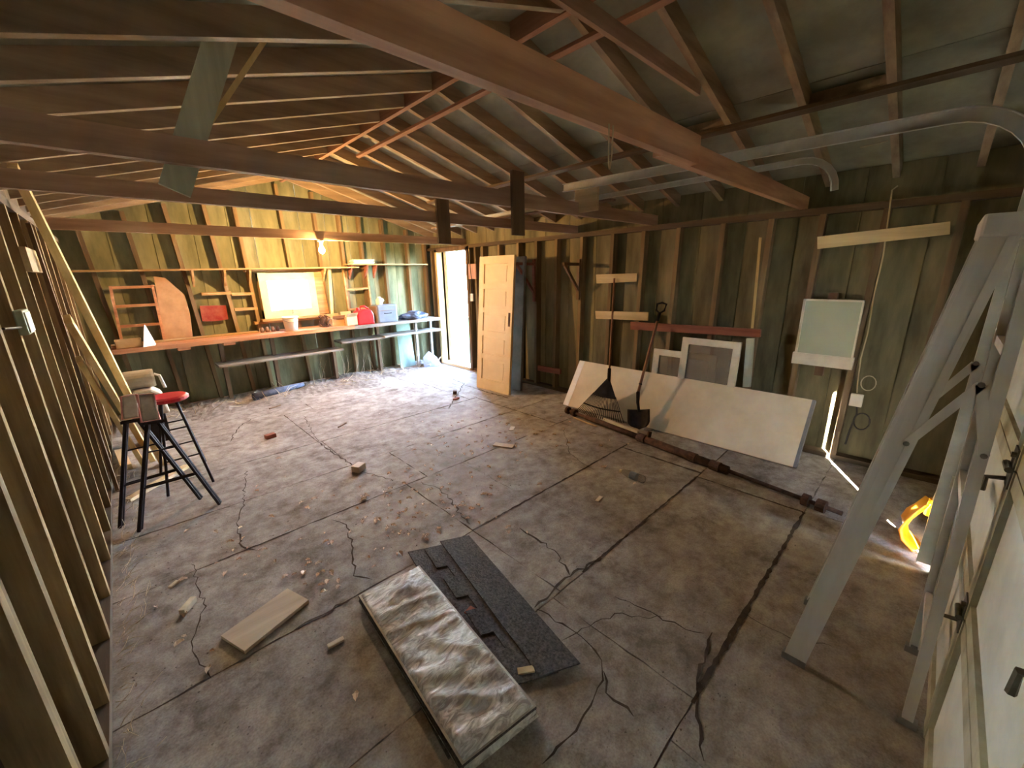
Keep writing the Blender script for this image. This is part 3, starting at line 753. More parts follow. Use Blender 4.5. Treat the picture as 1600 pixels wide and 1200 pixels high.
# sheet leaning below the bench
tag(MB().prism([(3.335,6.32,0.02),(3.627,6.32,0.02),(3.655,6.475,0.80),(3.394,6.475,0.80)], (0,0.008,0)).build('leaning_sheet', 'sheet_green'), 'pale green metal sheet leaning under the grey end of the bench', 'sheet')
# machine on floor
mc = empty('shop_machine', (0.03,5.35,0), 'pale grey shop machine with a drum on top below the bench end', 'machine')
MB().lathe([(0.001,-0.12),(0.085,-0.12),(0.09,-0.10),(0.09,0.09),(0.085,0.11),(0.001,0.11)], (0.0,5.35,0.66), 'x', 20).build('drum', 'machine_grey', mc, smooth=False)
MB().lathe([(0.001,-0.15),(0.07,-0.15),(0.072,-0.12),(0.001,-0.119)], (0.0,5.35,0.66), 'x', 18).build('drum_end', 'black_plastic', mc)
MB().prism([(-0.10,5.22,0.30),(0.16,5.22,0.30),(0.14,5.22,0.50),(0.06,5.22,0.57),(-0.08,5.22,0.57)], (0,0.26,0)).build('housing', 'machine_grey', mc, bevel=0.02)
MB().box((-0.06,5.28,0.0),(0.12,5.42,0.30)).build('pedestal', 'black_metal', mc)
MB().tube([(0.11,5.30,0.70),(0.15,5.30,0.68),(0.17,5.30,0.55)], 0.014, 8).build('guard', 'machine_grey', mc)
lump_d = MB()
# dirt drift along the back wall
nx, ny = 90, 10
vs = []; fs = []
for i in range(nx+1):
    for j in range(ny+1):
        x = -0.3+4.3*i/nx; y = 5.55+0.96*j/ny
        t = j/ny
        h = 0.0*1 + 0.055*(t**2.2) + 0.018*t*random.random() + 0.02*t*math.sin(i*0.35)*math.sin(i*0.11+1)
        vs.append((x, y+0.12*math.sin(i*0.3)*(1-t), h-0.006 if j else -0.012))
for i in range(nx):
    for j in range(ny): fs.append((i*(ny+1)+j, (i+1)*(ny+1)+j, (i+1)*(ny+1)+j+1, i*(ny+1)+j+1))
dd = MB().add(vs, fs).build('dirt_drift', 'dirt'); dd['kind'] = 'stuff'; tag(dd, 'drift of grey dirt and litter along the foot of the back wall', 'dirt')
# twigs and straw along the walls
def twig(m, p, L, ang, el, r, lo, hi):
    q = p+Vector((math.cos(ang)*math.cos(el), math.sin(ang)*math.cos(el), math.sin(el)))*L
    mid = p.lerp(q, 0.5)+Vector((random.uniform(-1,1),random.uniform(-1,1),random.uniform(0,0.6)))*L*0.15
    pts = [Vector((min(max(k.x, lo[0]), hi[0]), min(max(k.y, lo[1]), hi[1]), max(k.z, r+0.002))) for k in (p, mid, q)]
    if (pts[2]-pts[0]).length > 0.01: m.tube(pts, [r, r*0.9, r*0.5], 4)
tw = MB()
lo, hi = (XL+0.008, 1.0), (2.0, 5.6)
for _ in range(170):
    y = 1.5+3.4*random.random(); p = Vector((XL+0.01+abs(random.gauss(0.0, 0.055)), y, 0.006)); twig(tw, p, random.uniform(0.02, 0.11), random.uniform(-1.5, 1.5), random.uniform(0, 0.8), 0.0016, lo, hi)
t_ = tw.build('straw_litter', 'twig'); t_['kind'] = 'stuff'; tag(t_, 'straw and twig litter along the foot of the brown stud wall', 'straw')
tw = MB(); lo, hi = (0.0, 5.6), (4.1, YB-0.01)
for _ in range(130):
    p = Vector((random.uniform(0.2, 4.0), random.uniform(5.9, 6.45), 0.04)); twig(tw, p, random.uniform(0.05, 0.22), random.uniform(0, 6.28), random.uniform(0, 0.9), 0.003, lo, hi)
for _ in range(14):
    p = Vector((random.uniform(1.9, 3.2), 6.45, 0.05)); twig(tw, p, random.uniform(0.2, 0.45), random.uniform(0, 6.28), random.uniform(1.0, 1.5), 0.003, lo, hi)
t_ = tw.build('dry_twigs', 'twig'); t_['kind'] = 'stuff'; tag(t_, 'dry twigs lying in the dirt under the workbench', 'twigs')

# ------------------------------------------------------------------ leaning lumber, left corner
def plank(name, a, b, w_, t_, mm, label, cat, up, group=None):
    o = MB().bar(a, b, w_, t_, up).build(name, mm); return tag(o, label, cat, group)
plank('timber', (0.0,4.60,0.0), (-0.27,3.62,2.22), 0.04, 0.085, 'pale_z', 'long pale timber leaning from the floor up past the tie beam', 'timber', (0,1,0.4))
plank('timber', (-0.06,4.78,0.0), (-0.25,3.72,1.38), 0.085, 0.035, 'pale_z', 'shorter pale timber leaning against the brown stud wall next to the long one', 'timber', (1,0,0.1))
plank('timber', (-0.12,4.60,0.02), (-0.27,3.95,1.10), 0.06, 0.03, 'pale_z', 'thin pale timber leaning low against the brown stud wall studs', 'timber', (1,0,0.1))
plank('timber', (-0.275,5.20,0.025), (-0.235,4.67,0.025), 0.07, 0.05, 'pale_y', 'short pale timber lying on the floor at the brown stud wall', 'timber', (0,0,1))
plank('timber', (-0.25,3.95,0.015), (0.15,4.35,0.015), 0.06, 0.025, 'pale_y', 'flat narrow timber lying on the floor behind the stools', 'timber', (0,0,1))
plank('timber', (-0.30,4.25,0.0), (-0.30,3.90,1.95), 0.02, 0.06, 'brown_z', 'thin brown lath leaning against the brown stud wall behind the pale timbers', 'lath', (0,1,0))
# block and electrical box on left wall
tag(MB().box((XL,3.47,1.66),(XL+0.025,3.95,1.79)).build('wood_block', 'pale_y'), 'short pale board nailed across the brown stud wall studs', 'board')
eb = empty('junction_box', (XL,2.76,1.36), 'pale green electrical junction box on the brown stud wall', 'junction box')
MB().box((XL,2.67,1.385),(XL+0.03,2.83,1.49)).build('body', 'box_green', eb, bevel=0.006)
MB().box((XL+0.03,2.68,1.395),(XL+0.034,2.82,1.48)).build('cover', 'box_green', eb)
MB().tube([(XL+0.01,2.67,1.42),(XL+0.006,2.5,1.43),(XL+0.006,2.36,1.44)], 0.005, 6).build('cable', 'cable_dark', eb)
tag(MB().box((XL,1.52,1.18),(XL+0.02,1.66,2.0)).build('grey_wall_board', 'grey_board'), 'weathered grey board fixed over the nearest brown wall studs', 'board')

# ------------------------------------------------------------------ stools
def stool(fa, fb_, off, top_a, top_b, pad, label):
    """folding stool: front A frame (feet fa, fb_), rear frame just behind, pad turned up on top"""
    s = empty('folding_stool', tuple((Vector(fa)+Vector(fb_))/2), label, 'stool')
    off = Vector(off)
    for o_ in (Vector((0,0,0)), off):
        A = Vector(fa)+o_; B = Vector(fb_)+o_*0.9; TA = Vector(top_a)+o_*0.6; TB = Vector(top_b)+o_*0.6
        for f_, t_ in ((A, TA), (B, TB)): MB().tube([f_, t_], 0.011, 8).build('leg', 'black_metal', s)
        MB().tube([A.lerp(TA, 0.40), B.lerp(TB, 0.40)], 0.007, 6).build('rung', 'black_metal', s)
        if o_.length > 0: MB().tube([A.lerp(TA, 0.72), B.lerp(TB, 0.72)], 0.006, 6).build('rung', 'black_metal', s)
        MB().tube([TA-Vector((0.025,0,0)), TB+Vector((0.025,0,0))], 0.011, 6).build('top_rail', 'black_metal', s)
    c = [Vector(p) for p in pad]
    seat = MB().prism(c, (0.0,0.05,0.0)).build('seat', 'seat_vinyl', s, bevel=0.012)
    MB().tube([p+Vector((0,0.0,0)) for p in c], 0.007, 6, True).build('piping', 'seat_piping', seat)
    return s
def padpx(q, y, lean): return [wy(px, py, y+(lean if k > 1 else 0)) for k, (px, py) in enumerate(q)]
stool((-0.295,3.55,0), (0.151,3.605,0), (0.012,0.03,0), wy(196,660,3.57), wy(216,657,3.57), padpx([(191,656),(219,652),(213,616),(189,620)], 3.56, 0.05), 'folding stool with a dark pad, of the pair, closer to the brown stud wall')
stool((-0.204,3.397,0), (0.241,3.412,0), (0.012,0.03,0), wy(230,661,3.41), wy(247,660,3.41), padpx([(221,660),(250,655),(240,615),(215,617)], 3.40, 0.05), 'folding stool with a dark pad, the one of the pair away from the wall')
rs = empty('red_stool', (0.12,4.18,0), 'red round-seated stool standing behind the two dark stools', 'stool')
MB().lathe([(0.001,0.0),(0.115,0.0),(0.13,0.012),(0.13,0.03),(0.115,0.042),(0.001,0.046)], (0.13,4.05,0.69), 'z', 24).build('seat', 'red_seat', rs, smooth=False)
for f_, t_ in (((0.285,4.38,0),(0.17,4.10,0.69)), ((-0.03,4.36,0),(0.08,4.10,0.69)), ((0.27,3.86,0),(0.17,4.0,0.69)), ((-0.02,3.84,0),(0.08,4.0,0.69))):
    MB().tube([f_, t_], 0.010, 8).build('leg', 'black_metal', rs)
for z in (0.25, 0.48):
    k = z/0.69
    c = [Vector(a).lerp(Vector(b), k) for a, b in (((0.285,4.38,0),(0.17,4.10,0.69)), ((-0.03,4.36,0),(0.08,4.10,0.69)), ((-0.02,3.84,0),(0.08,4.0,0.69)), ((0.27,3.86,0),(0.17,4.0,0.69)))]
    MB().tube(c, 0.007, 6, True).build('rung', 'black_metal', rs)

# ------------------------------------------------------------------ panel door leaning
def lean_frame(origin, u, v):
    """returns point(u,v,w) on a leaning board: origin + u*U + v*V + w*N"""
    U = Vector(u).normalized(); V = Vector(v).normalized(); N = U.cross(V).normalized(); o = Vector(origin)
    return lambda a, b, c=0.0: o+U*a+V*b+N*c
dw, dh = 0.655, 1.83
P = lean_frame((3.55,4.475,0.0), (0.03,-0.65,0), (0.18,0.03,1.82))
# normal should face -x
sgn = -1 if (P(0,0,1)-P(0,0,0)).x > 0 else 1
def bbox(P, a0, a1, b0, b1, c0, c1):
    m = MB()
    return m.add([P(a0,b0,c0),P(a1,b0,c0),P(a1,b1,c0),P(a0,b1,c0),P(a0,b0,c1),P(a1,b0,c1),P(a1,b1,c1),P(a0,b1,c1)],
                 [(0,3,2,1),(4,5,6,7),(0,1,5,4),(1,2,6,5),(2,3,7,6),(3,0,4,7)])
pd = empty('panel_door', (3.6,4.15,0), 'cream five-panel wooden door leaning beside the bright doorway', 'door')
s = sgn
for a0, a1 in ((0,0.095),(dw-0.105,dw)): bbox(P, a0, a1, 0, dh, -0.018*s, 0.018*s).build('stile', 'cream', pd)
zr = [0, 0.16, 0.16+0.0]
rails = [(0,0.15),(0.44,0.51),(0.76,0.83),(1.08,1.15),(1.40,1.47),(1.73,1.83)]
for b0, b1 in rails: bbox(P, 0.095, dw-0.105, b0, b1, -0.018*s, 0.018*s).build('rail', 'cream', pd)
for (r0, r1) in zip(rails[:-1], rails[1:]):
    bbox(P, 0.09, dw-0.10, r0[1]-0.005, r1[0]+0.005, -0.008*s, 0.004*s).build('door_panel', 'cream', pd)
    bbox(P, 0.125, dw-0.135, r0[1]+0.03, r1[0]-0.03, 0.004*s, 0.009*s).build('raised_panel', 'cream', pd)
lk = bbox(P, dw-0.065, dw-0.03, 0.92, 1.10, 0.018*s, 0.021*s).build('lock_plate', 'rust', pd)
MB().tube([P(dw-0.047,1.03,0.021*s), P(dw-0.047,1.03,0.026*s)], 0.008, 8).build('keyhole', 'black_metal', lk)
# grey slab behind the panel door
P2 = lean_frame((3.83,4.35,0.0), (0.0,-1,0), (0.12,0.0,1.81))
tag(bbox(P2, 0.0, 0.50, 0, 1.81, -0.018, 0.018).build('slab_door', 'slate'), 'slate grey slab door leaning behind the cream panel door', 'door')

# wall brackets
def bracket(y, zt, x_out, zb, mm, label):
    b = empty('wall_bracket', (XR, y, zb), label, 'bracket')
    MB().bar((XR, y, zt), (x_out, y, zt+0.005), 0.03, 0.035).build('arm', mm, b)
    MB().bar((x_out+0.03, y, zt-0.01), (XR, y, zb), 0.028, 0.035).build('strut', mm, b)
    MB().box((XR-0.025, y-0.02, zb-0.1), (XR, y+0.02, zt+0.06)).build('cleat', mm, b)
bracket(3.15, 1.685, 3.86, 1.36, 'brown_z', 'dark triangular wooden bracket on a stud between the leaning doors and pale boards')
bracket(3.90, 1.71, 3.80, 1.31, 'red_y', 'reddish wooden bracket strut just behind the top of the leaning doors')

# boards nailed on the green boarded wall
def wall_board(pxs, x, t, mm, name, label, cat='board'):
    pts = [wx(px, py, x) for px, py in pxs]
    o = MB().prism(pts, (t,0,0)).build(name, mm); return tag(o, label, cat)
wall_board([(931,429),(995,427),(994,440),(932,443)], XR-0.02, 0.02, 'pale_y', 'board', 'upper pale board nailed across two studs behind the rake handle')
wall_board([(930,486),(1013,488),(1012,501),(931,498)], XR-0.02, 0.02, 'pale_y', 'board', 'lower pale board nailed across the studs behind the rake handle')
wall_board([(985,503),(1188,515),(1187,527),(985,515)], XR-0.035, 0.035, 'red_y', 'board', 'long reddish rail nailed across the green boarded wall above the window frames')
wall_board([(1277,370),(1485,346),(1484,366),(1277,389)], XR-0.038, 0.02, 'pale_y', 'board', 'long tilted pale board nailed high on the green boarded wall above the sash')
wall_board([(840,571),(875,577),(875,585),(840,579)], XR-0.03, 0.03, 'red_y', 'board', 'short reddish block nailed low across studs beside the leaning doors')
wall_board([(1186,371),(1190,371),(1177,513),(1173,513)], XR-0.012, 0.012, 'pale_z', 'lath', 'thin pale vertical lath on the green boarded wall', 'lath')
wall_board([(1166,529),(1178,529),(1172,605),(1160,605)], XR-0.03, 0.03, 'grey_board', 'post_board', 'grey board standing beside the leaning window frames', 'board')
# sash on the green boarded wall
p00 = wx(1256,467,XR-0.03); p10 = wx(1352,467,XR-0.03); p01 = wx(1244,566,XR-0.03); p11 = wx(1338,576,XR-0.03)
ws = struct(MB().box((XR-0.028, p10.y, p11.z), (XR-0.022, p00.y, p00.z)).build('window_2', 'film', base=(0,0,0)), 'pale framed sash with milky glass fixed to the green boarded wall studs')
yl, yr_, zb, zt = p00.y, p10.y, (p01.z+p11.z)/2, p00.z
MB().box((XR-0.036, yl-0.018, zb), (XR-0.006, yl, zt)).build('stile', 'white_paint', ws)
MB().box((XR-0.036, yr_, zb), (XR-0.006, yr_+0.012, zt)).build('stile', 'white_paint', ws)
MB().box((XR-0.036, yr_, zt-0.014), (XR-0.006, yl, zt)).build('rail', 'white_paint', ws)
MB().box((XR-0.05, yr_-0.01, zb-0.01), (XR-0.002, yl+0.01, zb+0.085)).build('bottom_rail', 'white_paint', ws)
MB().box((XR, 0.58, zb-0.1), (XR+0.05, 0.64, zt+0.05)).build('batten', 'brown_z', ws)
# switch box, cables
sw = empty('outlet_box', (XR, 0.33, 0.55), 'small white outlet box on a stud with a cable loop', 'outlet')
MB().box((XR-0.035, 0.29, 0.50), (XR, 0.37, 0.60)).build('body', 'plate_white', sw, bevel=0.004)
cpts = [wx(*p, XR-0.012) for p in ((1403,290),(1394,297),(1380,400),(1366,460),(1356,520),(1345,560),(1340,600),(1339,614))]
MB().tube(cpts, 0.0045, 6).build('cable', 'cable_pale', sw)
MB().tube([Vector((XR-0.012, 0.30+0.045*math.cos(a*math.pi/8)-0.02, 0.70+0.06*math.sin(a*math.pi/8))) for a in range(16)], 0.004, 6, True).build('cable_loop', 'cable_pale', sw)
MB().tube([Vector((XR-0.012, 0.29+0.05*math.cos(a*math.pi/8)-0.02, 0.38+0.07*math.sin(a*math.pi/8))) for a in range(16)], 0.006, 6, True).build('cord_loop', 'cable_dark', sw)
MB().tube([(XR-0.012,0.32,0.50),(XR-0.012,0.31,0.44),(XR-0.012,0.33,0.30),(XR-0.012,0.34,0.16)], 0.006, 6).build('cord', 'cable_dark', sw)
# switch by the doorway
sb = empty('light_switch', (XR,5.28,1.2), 'small pale switch box beside the doorway', 'switch')
MB().box((XR-0.03,5.24,1.17),(XR,5.31,1.29)).build('body', 'plate_white', sb, bevel=0.004)
MB().tube([(XR-0.012,5.27,1.285),(XR-0.025,5.25,1.42),(XR-0.0245,5.26,1.53),(XR-0.0245,5.28,1.74),(XR-0.01,5.27,1.95)], 0.005, 6).build('cable', 'cable_dark', sb)
tag(MB().box((XR-0.02,5.15,1.52),(XR,5.36,1.75)).build('pink_board', 'pink_z'), 'small pinkish board above the switch beside the doorway', 'board')
# hanging wire under the roof, near right
hw = [wy(x, y, 0.44) for x, y in ((1345,230),(1372,224),(1393,219),(1400,235),(1396,248),(1408,268))]
tag(MB().tube(hw, 0.004, 6).build('loose_wire', 'cable_pale'), 'loose pale wire dangling from the rafters near the front', 'wire')

# ------------------------------------------------------------------ white panel, rake, shovel, frames
P3 = lean_frame((3.755,3.02,0.0), (0.0,-1,0), (0.32,0.0,0.50))
wp = empty('leaning_slab', (3.8,1.8,0), 'long off-white sheet panel leaning along the foot of the green boarded wall', 'panel')
L3 = 2.44
bbox(P3, 0.0, L3, 0.0, 0.60, -0.02, 0.02).build('sheet', 'white_panel', wp)
bbox(P3, -0.004, 0.075, 0.0, 0.60, -0.022, 0.022).build('end_strip', 'white_edge', wp)
bbox(P3, L3-0.02, L3+0.004, 0.0, 0.60, -0.022, 0.022).build('end_strip', 'slate', wp)  # slate tone here paints the shadow at this end of the panel
def sash(y0, y1, x_bot, x_top, h, label):
    Q = lean_frame((x_bot, y0, 0.0), (0,-1,0), (x_top-x_bot, 0, h))
    W = y0-y1; Hh = math.hypot(h, x_top-x_bot)
    f_ = empty('screen_frame', (x_bot, (y0+y1)/2, 0), label, 'window frame')
    for a0, a1 in ((0,0.065),(W-0.065,W)): bbox(Q, a0, a1, 0, Hh, -0.014, 0.014).build('stile', 'white_paint', f_)
    for b0, b1 in ((0,0.065),(Hh-0.065,Hh)): bbox(Q, 0.065, W-0.065, b0, b1, -0.014, 0.014).build('rail', 'white_paint', f_)
    bbox(Q, 0.06, W-0.06, 0.06, Hh-0.06, -0.002, 0.002).build('screen', 'screen', f_)
sash(1.76, 1.21, 4.02, 4.11, 0.93, 'white framed window screen standing behind the panel, in front of the other frame')
sash(2.08, 1.42, 4.08, 4.145, 0.77, 'lower white window frame half hidden behind the front one')
# rake
rk = empty('leaf_rake', (3.67,2.4,0), 'black plastic leaf rake leaning head down on the white panel', 'rake')
apex = Vector((3.765,2.40,0.47)); htop = Vector((4.128,2.62,1.515))
MB().tube([apex+(apex-htop).normalized()*0.04, htop], 0.011, 8).build('handle', 'handle', rk, smooth=True)
el = Vector((3.66,2.755,0.015)); er = Vector((3.66,2.125,0.03))
n = 24
bot = []
for i in range(n+1):
    t = i/n; p = el.lerp(er, t); p.z += -0.01; p.x -= 0.05*math.sin(math.pi*t); p.z = max(0.012, p.z); bot.append(p)
fan = MB()
NV = Vector((-0.004,0,0))
m1 = [apex.lerp(b, 0.50) for b in bot]
fan.add([apex]+m1+[apex+NV]+[p+NV for p in m1], [(0,i+1,i+2) for i in range(n)]+[(n+2,n+4+i,n+3+i) for i in range(n)])
fan.build('fan_plate', 'black_plastic', rk)
for i in range(n+1):
    MB().tube([apex.lerp(bot[i],0.45), apex.lerp(bot[i],0.95), bot[i]+Vector((0.0,0,0.0))], 0.0045, 5).build('tine', 'black_tines', rk)
MB().tube([apex.lerp(b, 0.76)+Vector((-0.005,0,0)) for b in bot], 0.008, 6).build('cross_bar', 'black_plastic', rk)
MB().tube([apex+(htop-apex).normalized()*-0.05, apex+(htop-apex).normalized()*0.09], 0.019, 10).build('ferrule', 'black_plastic', rk)
# shovel
sv = empty('shovel', (3.66,1.95,0), 'digging shovel with wooden handle and black grip leaning on the white panel', 'shovel')
g0 = Vector((3.75,2.03,0.36)); g1 = Vector((4.08,1.74,1.30)); g1 = wx(1027,502,4.07)
gb = Vector((3.72,1.99,0.17))
MB().tube([g0, g1], 0.015, 8).build('handle', 'handle', sv, smooth=True)
dd_ = (g1-g0).normalized()
MB().tube([gb, gb.lerp(g0,0.5)+Vector((-0.015,0,0)), g0, g0+dd_*0.10], [0.013,0.017,0.02,0.02], 10).build('socket', 'black_metal', sv, smooth=True)
MB().tube([g1, g1+dd_*0.09], 0.019, 8).build('grip_shaft', 'black_plastic', sv)
gt = g1+dd_*0.09
MB().tube([gt, gt+dd_*0.03+Vector((0,0.045,0)), gt+dd_*0.10+Vector((0,0.05,0)), gt+dd_*0.115, gt+dd_*0.10+Vector((0,-0.05,0)), gt+dd_*0.03+Vector((0,-0.045,0))], 0.011, 8, True).build('d_grip', 'black_plastic', sv)
bl = MB(); gridv = []; nu, nv = 8, 8
tip = Vector((3.645,1.935,0.006)); topc = gb+Vector((0,0,0.02))
axis = (tip-topc); Ln = axis.length; axis.normalize()
side = Vector((0.25,-1,0)); side = (side-axis*side.dot(axis)).normalized(); nr = axis.cross(side).normalized()
if nr.x > 0: nr = -nr
for j in range(nv+1):
    t = j/nv; wdt = 0.115*(1 if t < 0.55 else math.sqrt(max(0, 1-((t-0.55)/0.45)**2))*0.98+0.02)
    for i in range(nu+1):
        u = -1+2*i/nu; gridv.append(topc+axis*(Ln*1.0*t)+side*(u*wdt)+nr*(0.035*(u*u)*(wdt/0.115)-0.008))
fsx = [(j*(nu+1)+i, j*(nu+1)+i+1, (j+1)*(nu+1)+i+1, (j+1)*(nu+1)+i) for j in range(nv) for i in range(nu)]
bl.add(gridv, fsx)
bo = bl.build('blade', 'black_metal', sv, smooth=True)
md = bo.modifiers.new('thick', 'SOLIDIFY'); md.thickness = 0.004

# axle bar on the floor
ax = empty('rusty_axle', (3.4,1.6,0), 'long rusty axle bar with flanged ends lying on the floor before the white panel', 'axle')
a0 = fl(884,645); a1 = fl(1292,803)
def axp(t, z=0.042): p = a0.lerp(a1, t); return Vector((p.x, p.y, z))
MB().tube([axp(0.13), axp(0.42)], 0.026, 10).build('housing', 'rust', ax, smooth=True)
MB().tube([axp(0.40), axp(0.74)], 0.036, 10).build('housing', 'rust', ax, smooth=True)
MB().tube([axp(0.0), axp(1.03)], 0.016, 8).build('shaft', 'rust', ax, smooth=True)
for t, r, w_ in ((0.015,0.043,0.012), (0.055,0.043,0.02), (0.42,0.043,0.03), (0.62,0.042,0.03), (0.70,0.042,0.03), (0.95,0.043,0.016), (0.985,0.043,0.02)):
    MB().tube([axp(t-w_/2), axp(t+w_/2)], r, 14).build('flange', 'rust', ax)
MB().tube([axp(0.445), axp(0.445)+Vector((0.03,0,0.08))], 0.02, 8).build('lug', 'rust', ax)
tag(MB().bar(fl(933,650,0.018), fl(996,677,0.018)+Vector((0.015,0,0)), 0.022, 0.034).build('white_lath', 'white_paint'), 'short white lath lying over the rake teeth end on the floor', 'lath')
tag(MB().bar(fl(899,651,0.012)+Vector((-0.035,0,0)), fl(935,665,0.012)+Vector((-0.035,0,0)), 0.012, 0.012).build('thin_rod', 'pale_y'), 'thin pale rod on the floor beside the axle end', 'rod')
# bottle
bt = empty('plastic_bottle', (2.73,1.52,0), 'clear empty plastic bottle lying on the concrete', 'bottle')
b0 = fl(968,735,0.03); b1 = fl(1002,748,0.03); bd = (b1-b0).normalized()
MB().tube([b1+bd*0.03, b1+bd*0.024, b1, b0.lerp(b1,0.45), b0.lerp(b1,0.25), b0.lerp(b1,0.12)], [0.020,0.028,0.03,0.03,0.022,0.012], 14).build('body', 'bottle', bt, smooth=True)
MB().tube([b0.lerp(b1,0.02), b0.lerp(b1,0.13)], 0.014, 12).build('cap', 'white_plastic', bt)
MB().tube([b0.lerp(b1,0.52), b0.lerp(b1,0.80)], 0.0306, 14).build('wrapper', 'case_grey', bt)

# ------------------------------------------------------------------ step ladder
ld = empty('step_ladder', (1.95,0.0,0), 'aluminium step ladder half folded beside the overhead door', 'ladder')
def c_rail(xa, xb, ya, yb, za, zb_, wy_, thick, sgnx, name, mm):
    """channel rail; flat face towards -x or +x"""
    a = Vector((xa,ya,za)); b = Vector((xb,yb,zb_)); d = (b-a).normalized()
    X = Vector((1,0,0)); X = (X-d*X.dot(d)).normalized(); Yv = d.cross(X).normalized()
    prof = [(0,-wy_/2),(0,wy_/2),(thick,wy_/2),(thick,wy_/2-0.004),(0.004,wy_/2-0.004),(0.004,-wy_/2+0.004),(thick,-wy_/2+0.004),(thick,-wy_/2)]
    vs = [];
    for p in (a, b):
        for u, v in prof: vs.append(p+X*(u*sgnx)+Yv*v)
    n = len(prof)
    return MB().add(vs, [tuple(range(n-1,-1,-1)), tuple(range(n,2*n))]+[(i,(i+1)%n,n+(i+1)%n,n+i) for i in range(n)])
LX0, LX1 = 1.74, 2.17
FT = (-0.085, 1.70)
for xb, xt, sg in ((LX0, 1.775, 1), (LX1, 2.10, -1)):
    fr = c_rail(xb, xt, 0.16, FT[0], 0.0, FT[1], 0.074, 0.026, sg, 'front_rail', 'alu').build('front_rail', 'alu', ld)
    if sg == 1:
        for off_ in (-0.022, 0.022):   # pressed ribs on the rail face
            a = Vector((xb,0.16,0.72)); b = Vector((xt,FT[0],FT[1]))
            a = Vector((xb,0.16,0)).lerp(b, 0.42)
            MB().bar(a+Vector((-0.002,off_,0)), b+Vector((-0.002,off_,0)), 0.005, 0.014, (0,1,0.14)).build('rib', 'alu', fr)
    MB().box((min(xb,xb+sg*0.03)-0.002, 0.118, 0.0), (max(xb,xb+sg*0.03)+0.002, 0.202, 0.03)).build('rubber_foot', 'alu_dark', fr)
    rr = c_rail(xb+0.0, xt, -0.185, -0.155, 0.0, FT[1]-0.04, 0.030, 0.022, sg, 'rear_rail', 'alu').build('rear_rail', 'alu', ld)
    MB().box((min(xb,xb+sg*0.026)-0.002, -0.212, 0.0), (max(xb,xb+sg*0.026)+0.002, -0.158, 0.028)).build('rubber_foot', 'alu_dark', rr)
    xs_ = xb+(xt-xb)*0.62-sg*0.006
    pf = Vector((xs_,-0.005,1.04)); pm = Vector((xs_,-0.125,1.26)); pq = Vector((xs_,-0.17,1.05))
    MB().bar(pf, pm, 0.004, 0.024, (0,1,0.2)).build('spreader', 'alu', ld)
    MB().bar(pm, pq, 0.004, 0.024, (0,1,0.2)).build('spreader', 'alu', ld)
    for q_ in (pf, pm, pq): MB().tube([q_+Vector((-sg*0.006,0,0)), q_+Vector((sg*0.004,0,0))], 0.008, 8).build('rivet', 'steel', ld)
for k in range(1, 6):
    t = k*0.29/FT[1]
    xa = LX0+(1.775-LX0)*t; xb = LX1+(2.10-LX1)*t; y = 0.16+(FT[0]-0.16)*t; z = FT[1]*t
    MB().box((xa+0.004, y-0.036, z-0.012), (xb-0.004, y+0.036, z)).build('step', 'alu', ld)
for z in (0.3, 0.85, 1.35):
    MB().bar((LX0+0.015+0.03*z/1.7, -0.185+0.03*z/1.7, z), (LX1-0.015-0.06*z/1.7, -0.185+0.03*z/1.7, z), 0.02, 0.03).build('rear_brace', 'alu', ld)
MB().box((1.76, -0.19, FT[1]-0.03), (2.115, -0.04, FT[1]+0.03)).build('top_cap', 'alu', ld, bevel=0.008)

# yellow scoop behind the ladder
ys_ = empty('yellow_scoop', (3.06,-0.12,0), 'orange yellow plastic scoop shovel with grey handle leaning in the front corner', 'shovel')
cv = MB(); gv = []
prof = [(0.0,0.0,0.012),(-0.02,0.055,0.06),(-0.015,0.075,0.12),(-0.005,0.06,0.18),(0.0,0.03,0.24),(0.0,0.0,0.30)]
for (dx, dy, z) in prof:
    wd_ = 0.10 if z < 0.2 else 0.07
    for i in range(7):
        u = -1+2*i/6; gv.append(Vector((3.10+u*wd_, -0.17+dy+0.03*u*u, z)))
cv.add(gv, [(j*7+i, j*7+i+1, (j+1)*7+i+1, (j+1)*7+i) for j in range(len(prof)-1) for i in range(6)])
co = cv.build('scoop', 'orange', ys_, smooth=True); md = co.modifiers.new('thick', 'SOLIDIFY'); md.thickness = 0.006
MB().tube([(3.10,-0.175,0.26),(3.06,-0.20,0.60),(3.04,-0.215,0.95)], 0.013, 8).build('handle', 'grey_board', ys_, smooth=True)
MB().tube([(3.10,-0.17,0.22),(3.095,-0.178,0.32)], 0.024, 10).build('socket', 'orange', ys_)

# ------------------------------------------------------------------ floor items
# wooden offcut
wpz = [fl(*p, 0.02) for p in ((345,993),(449,919),(482,937),(382,1017))]
tag(MB().prism([Vector((p.x,p.y,0.0015)) for p in wpz], (0,0,0.018)).build('wood_offcut', 'plank_floor'), 'pale rectangular wood offcut lying on the concrete', 'wood offcut')
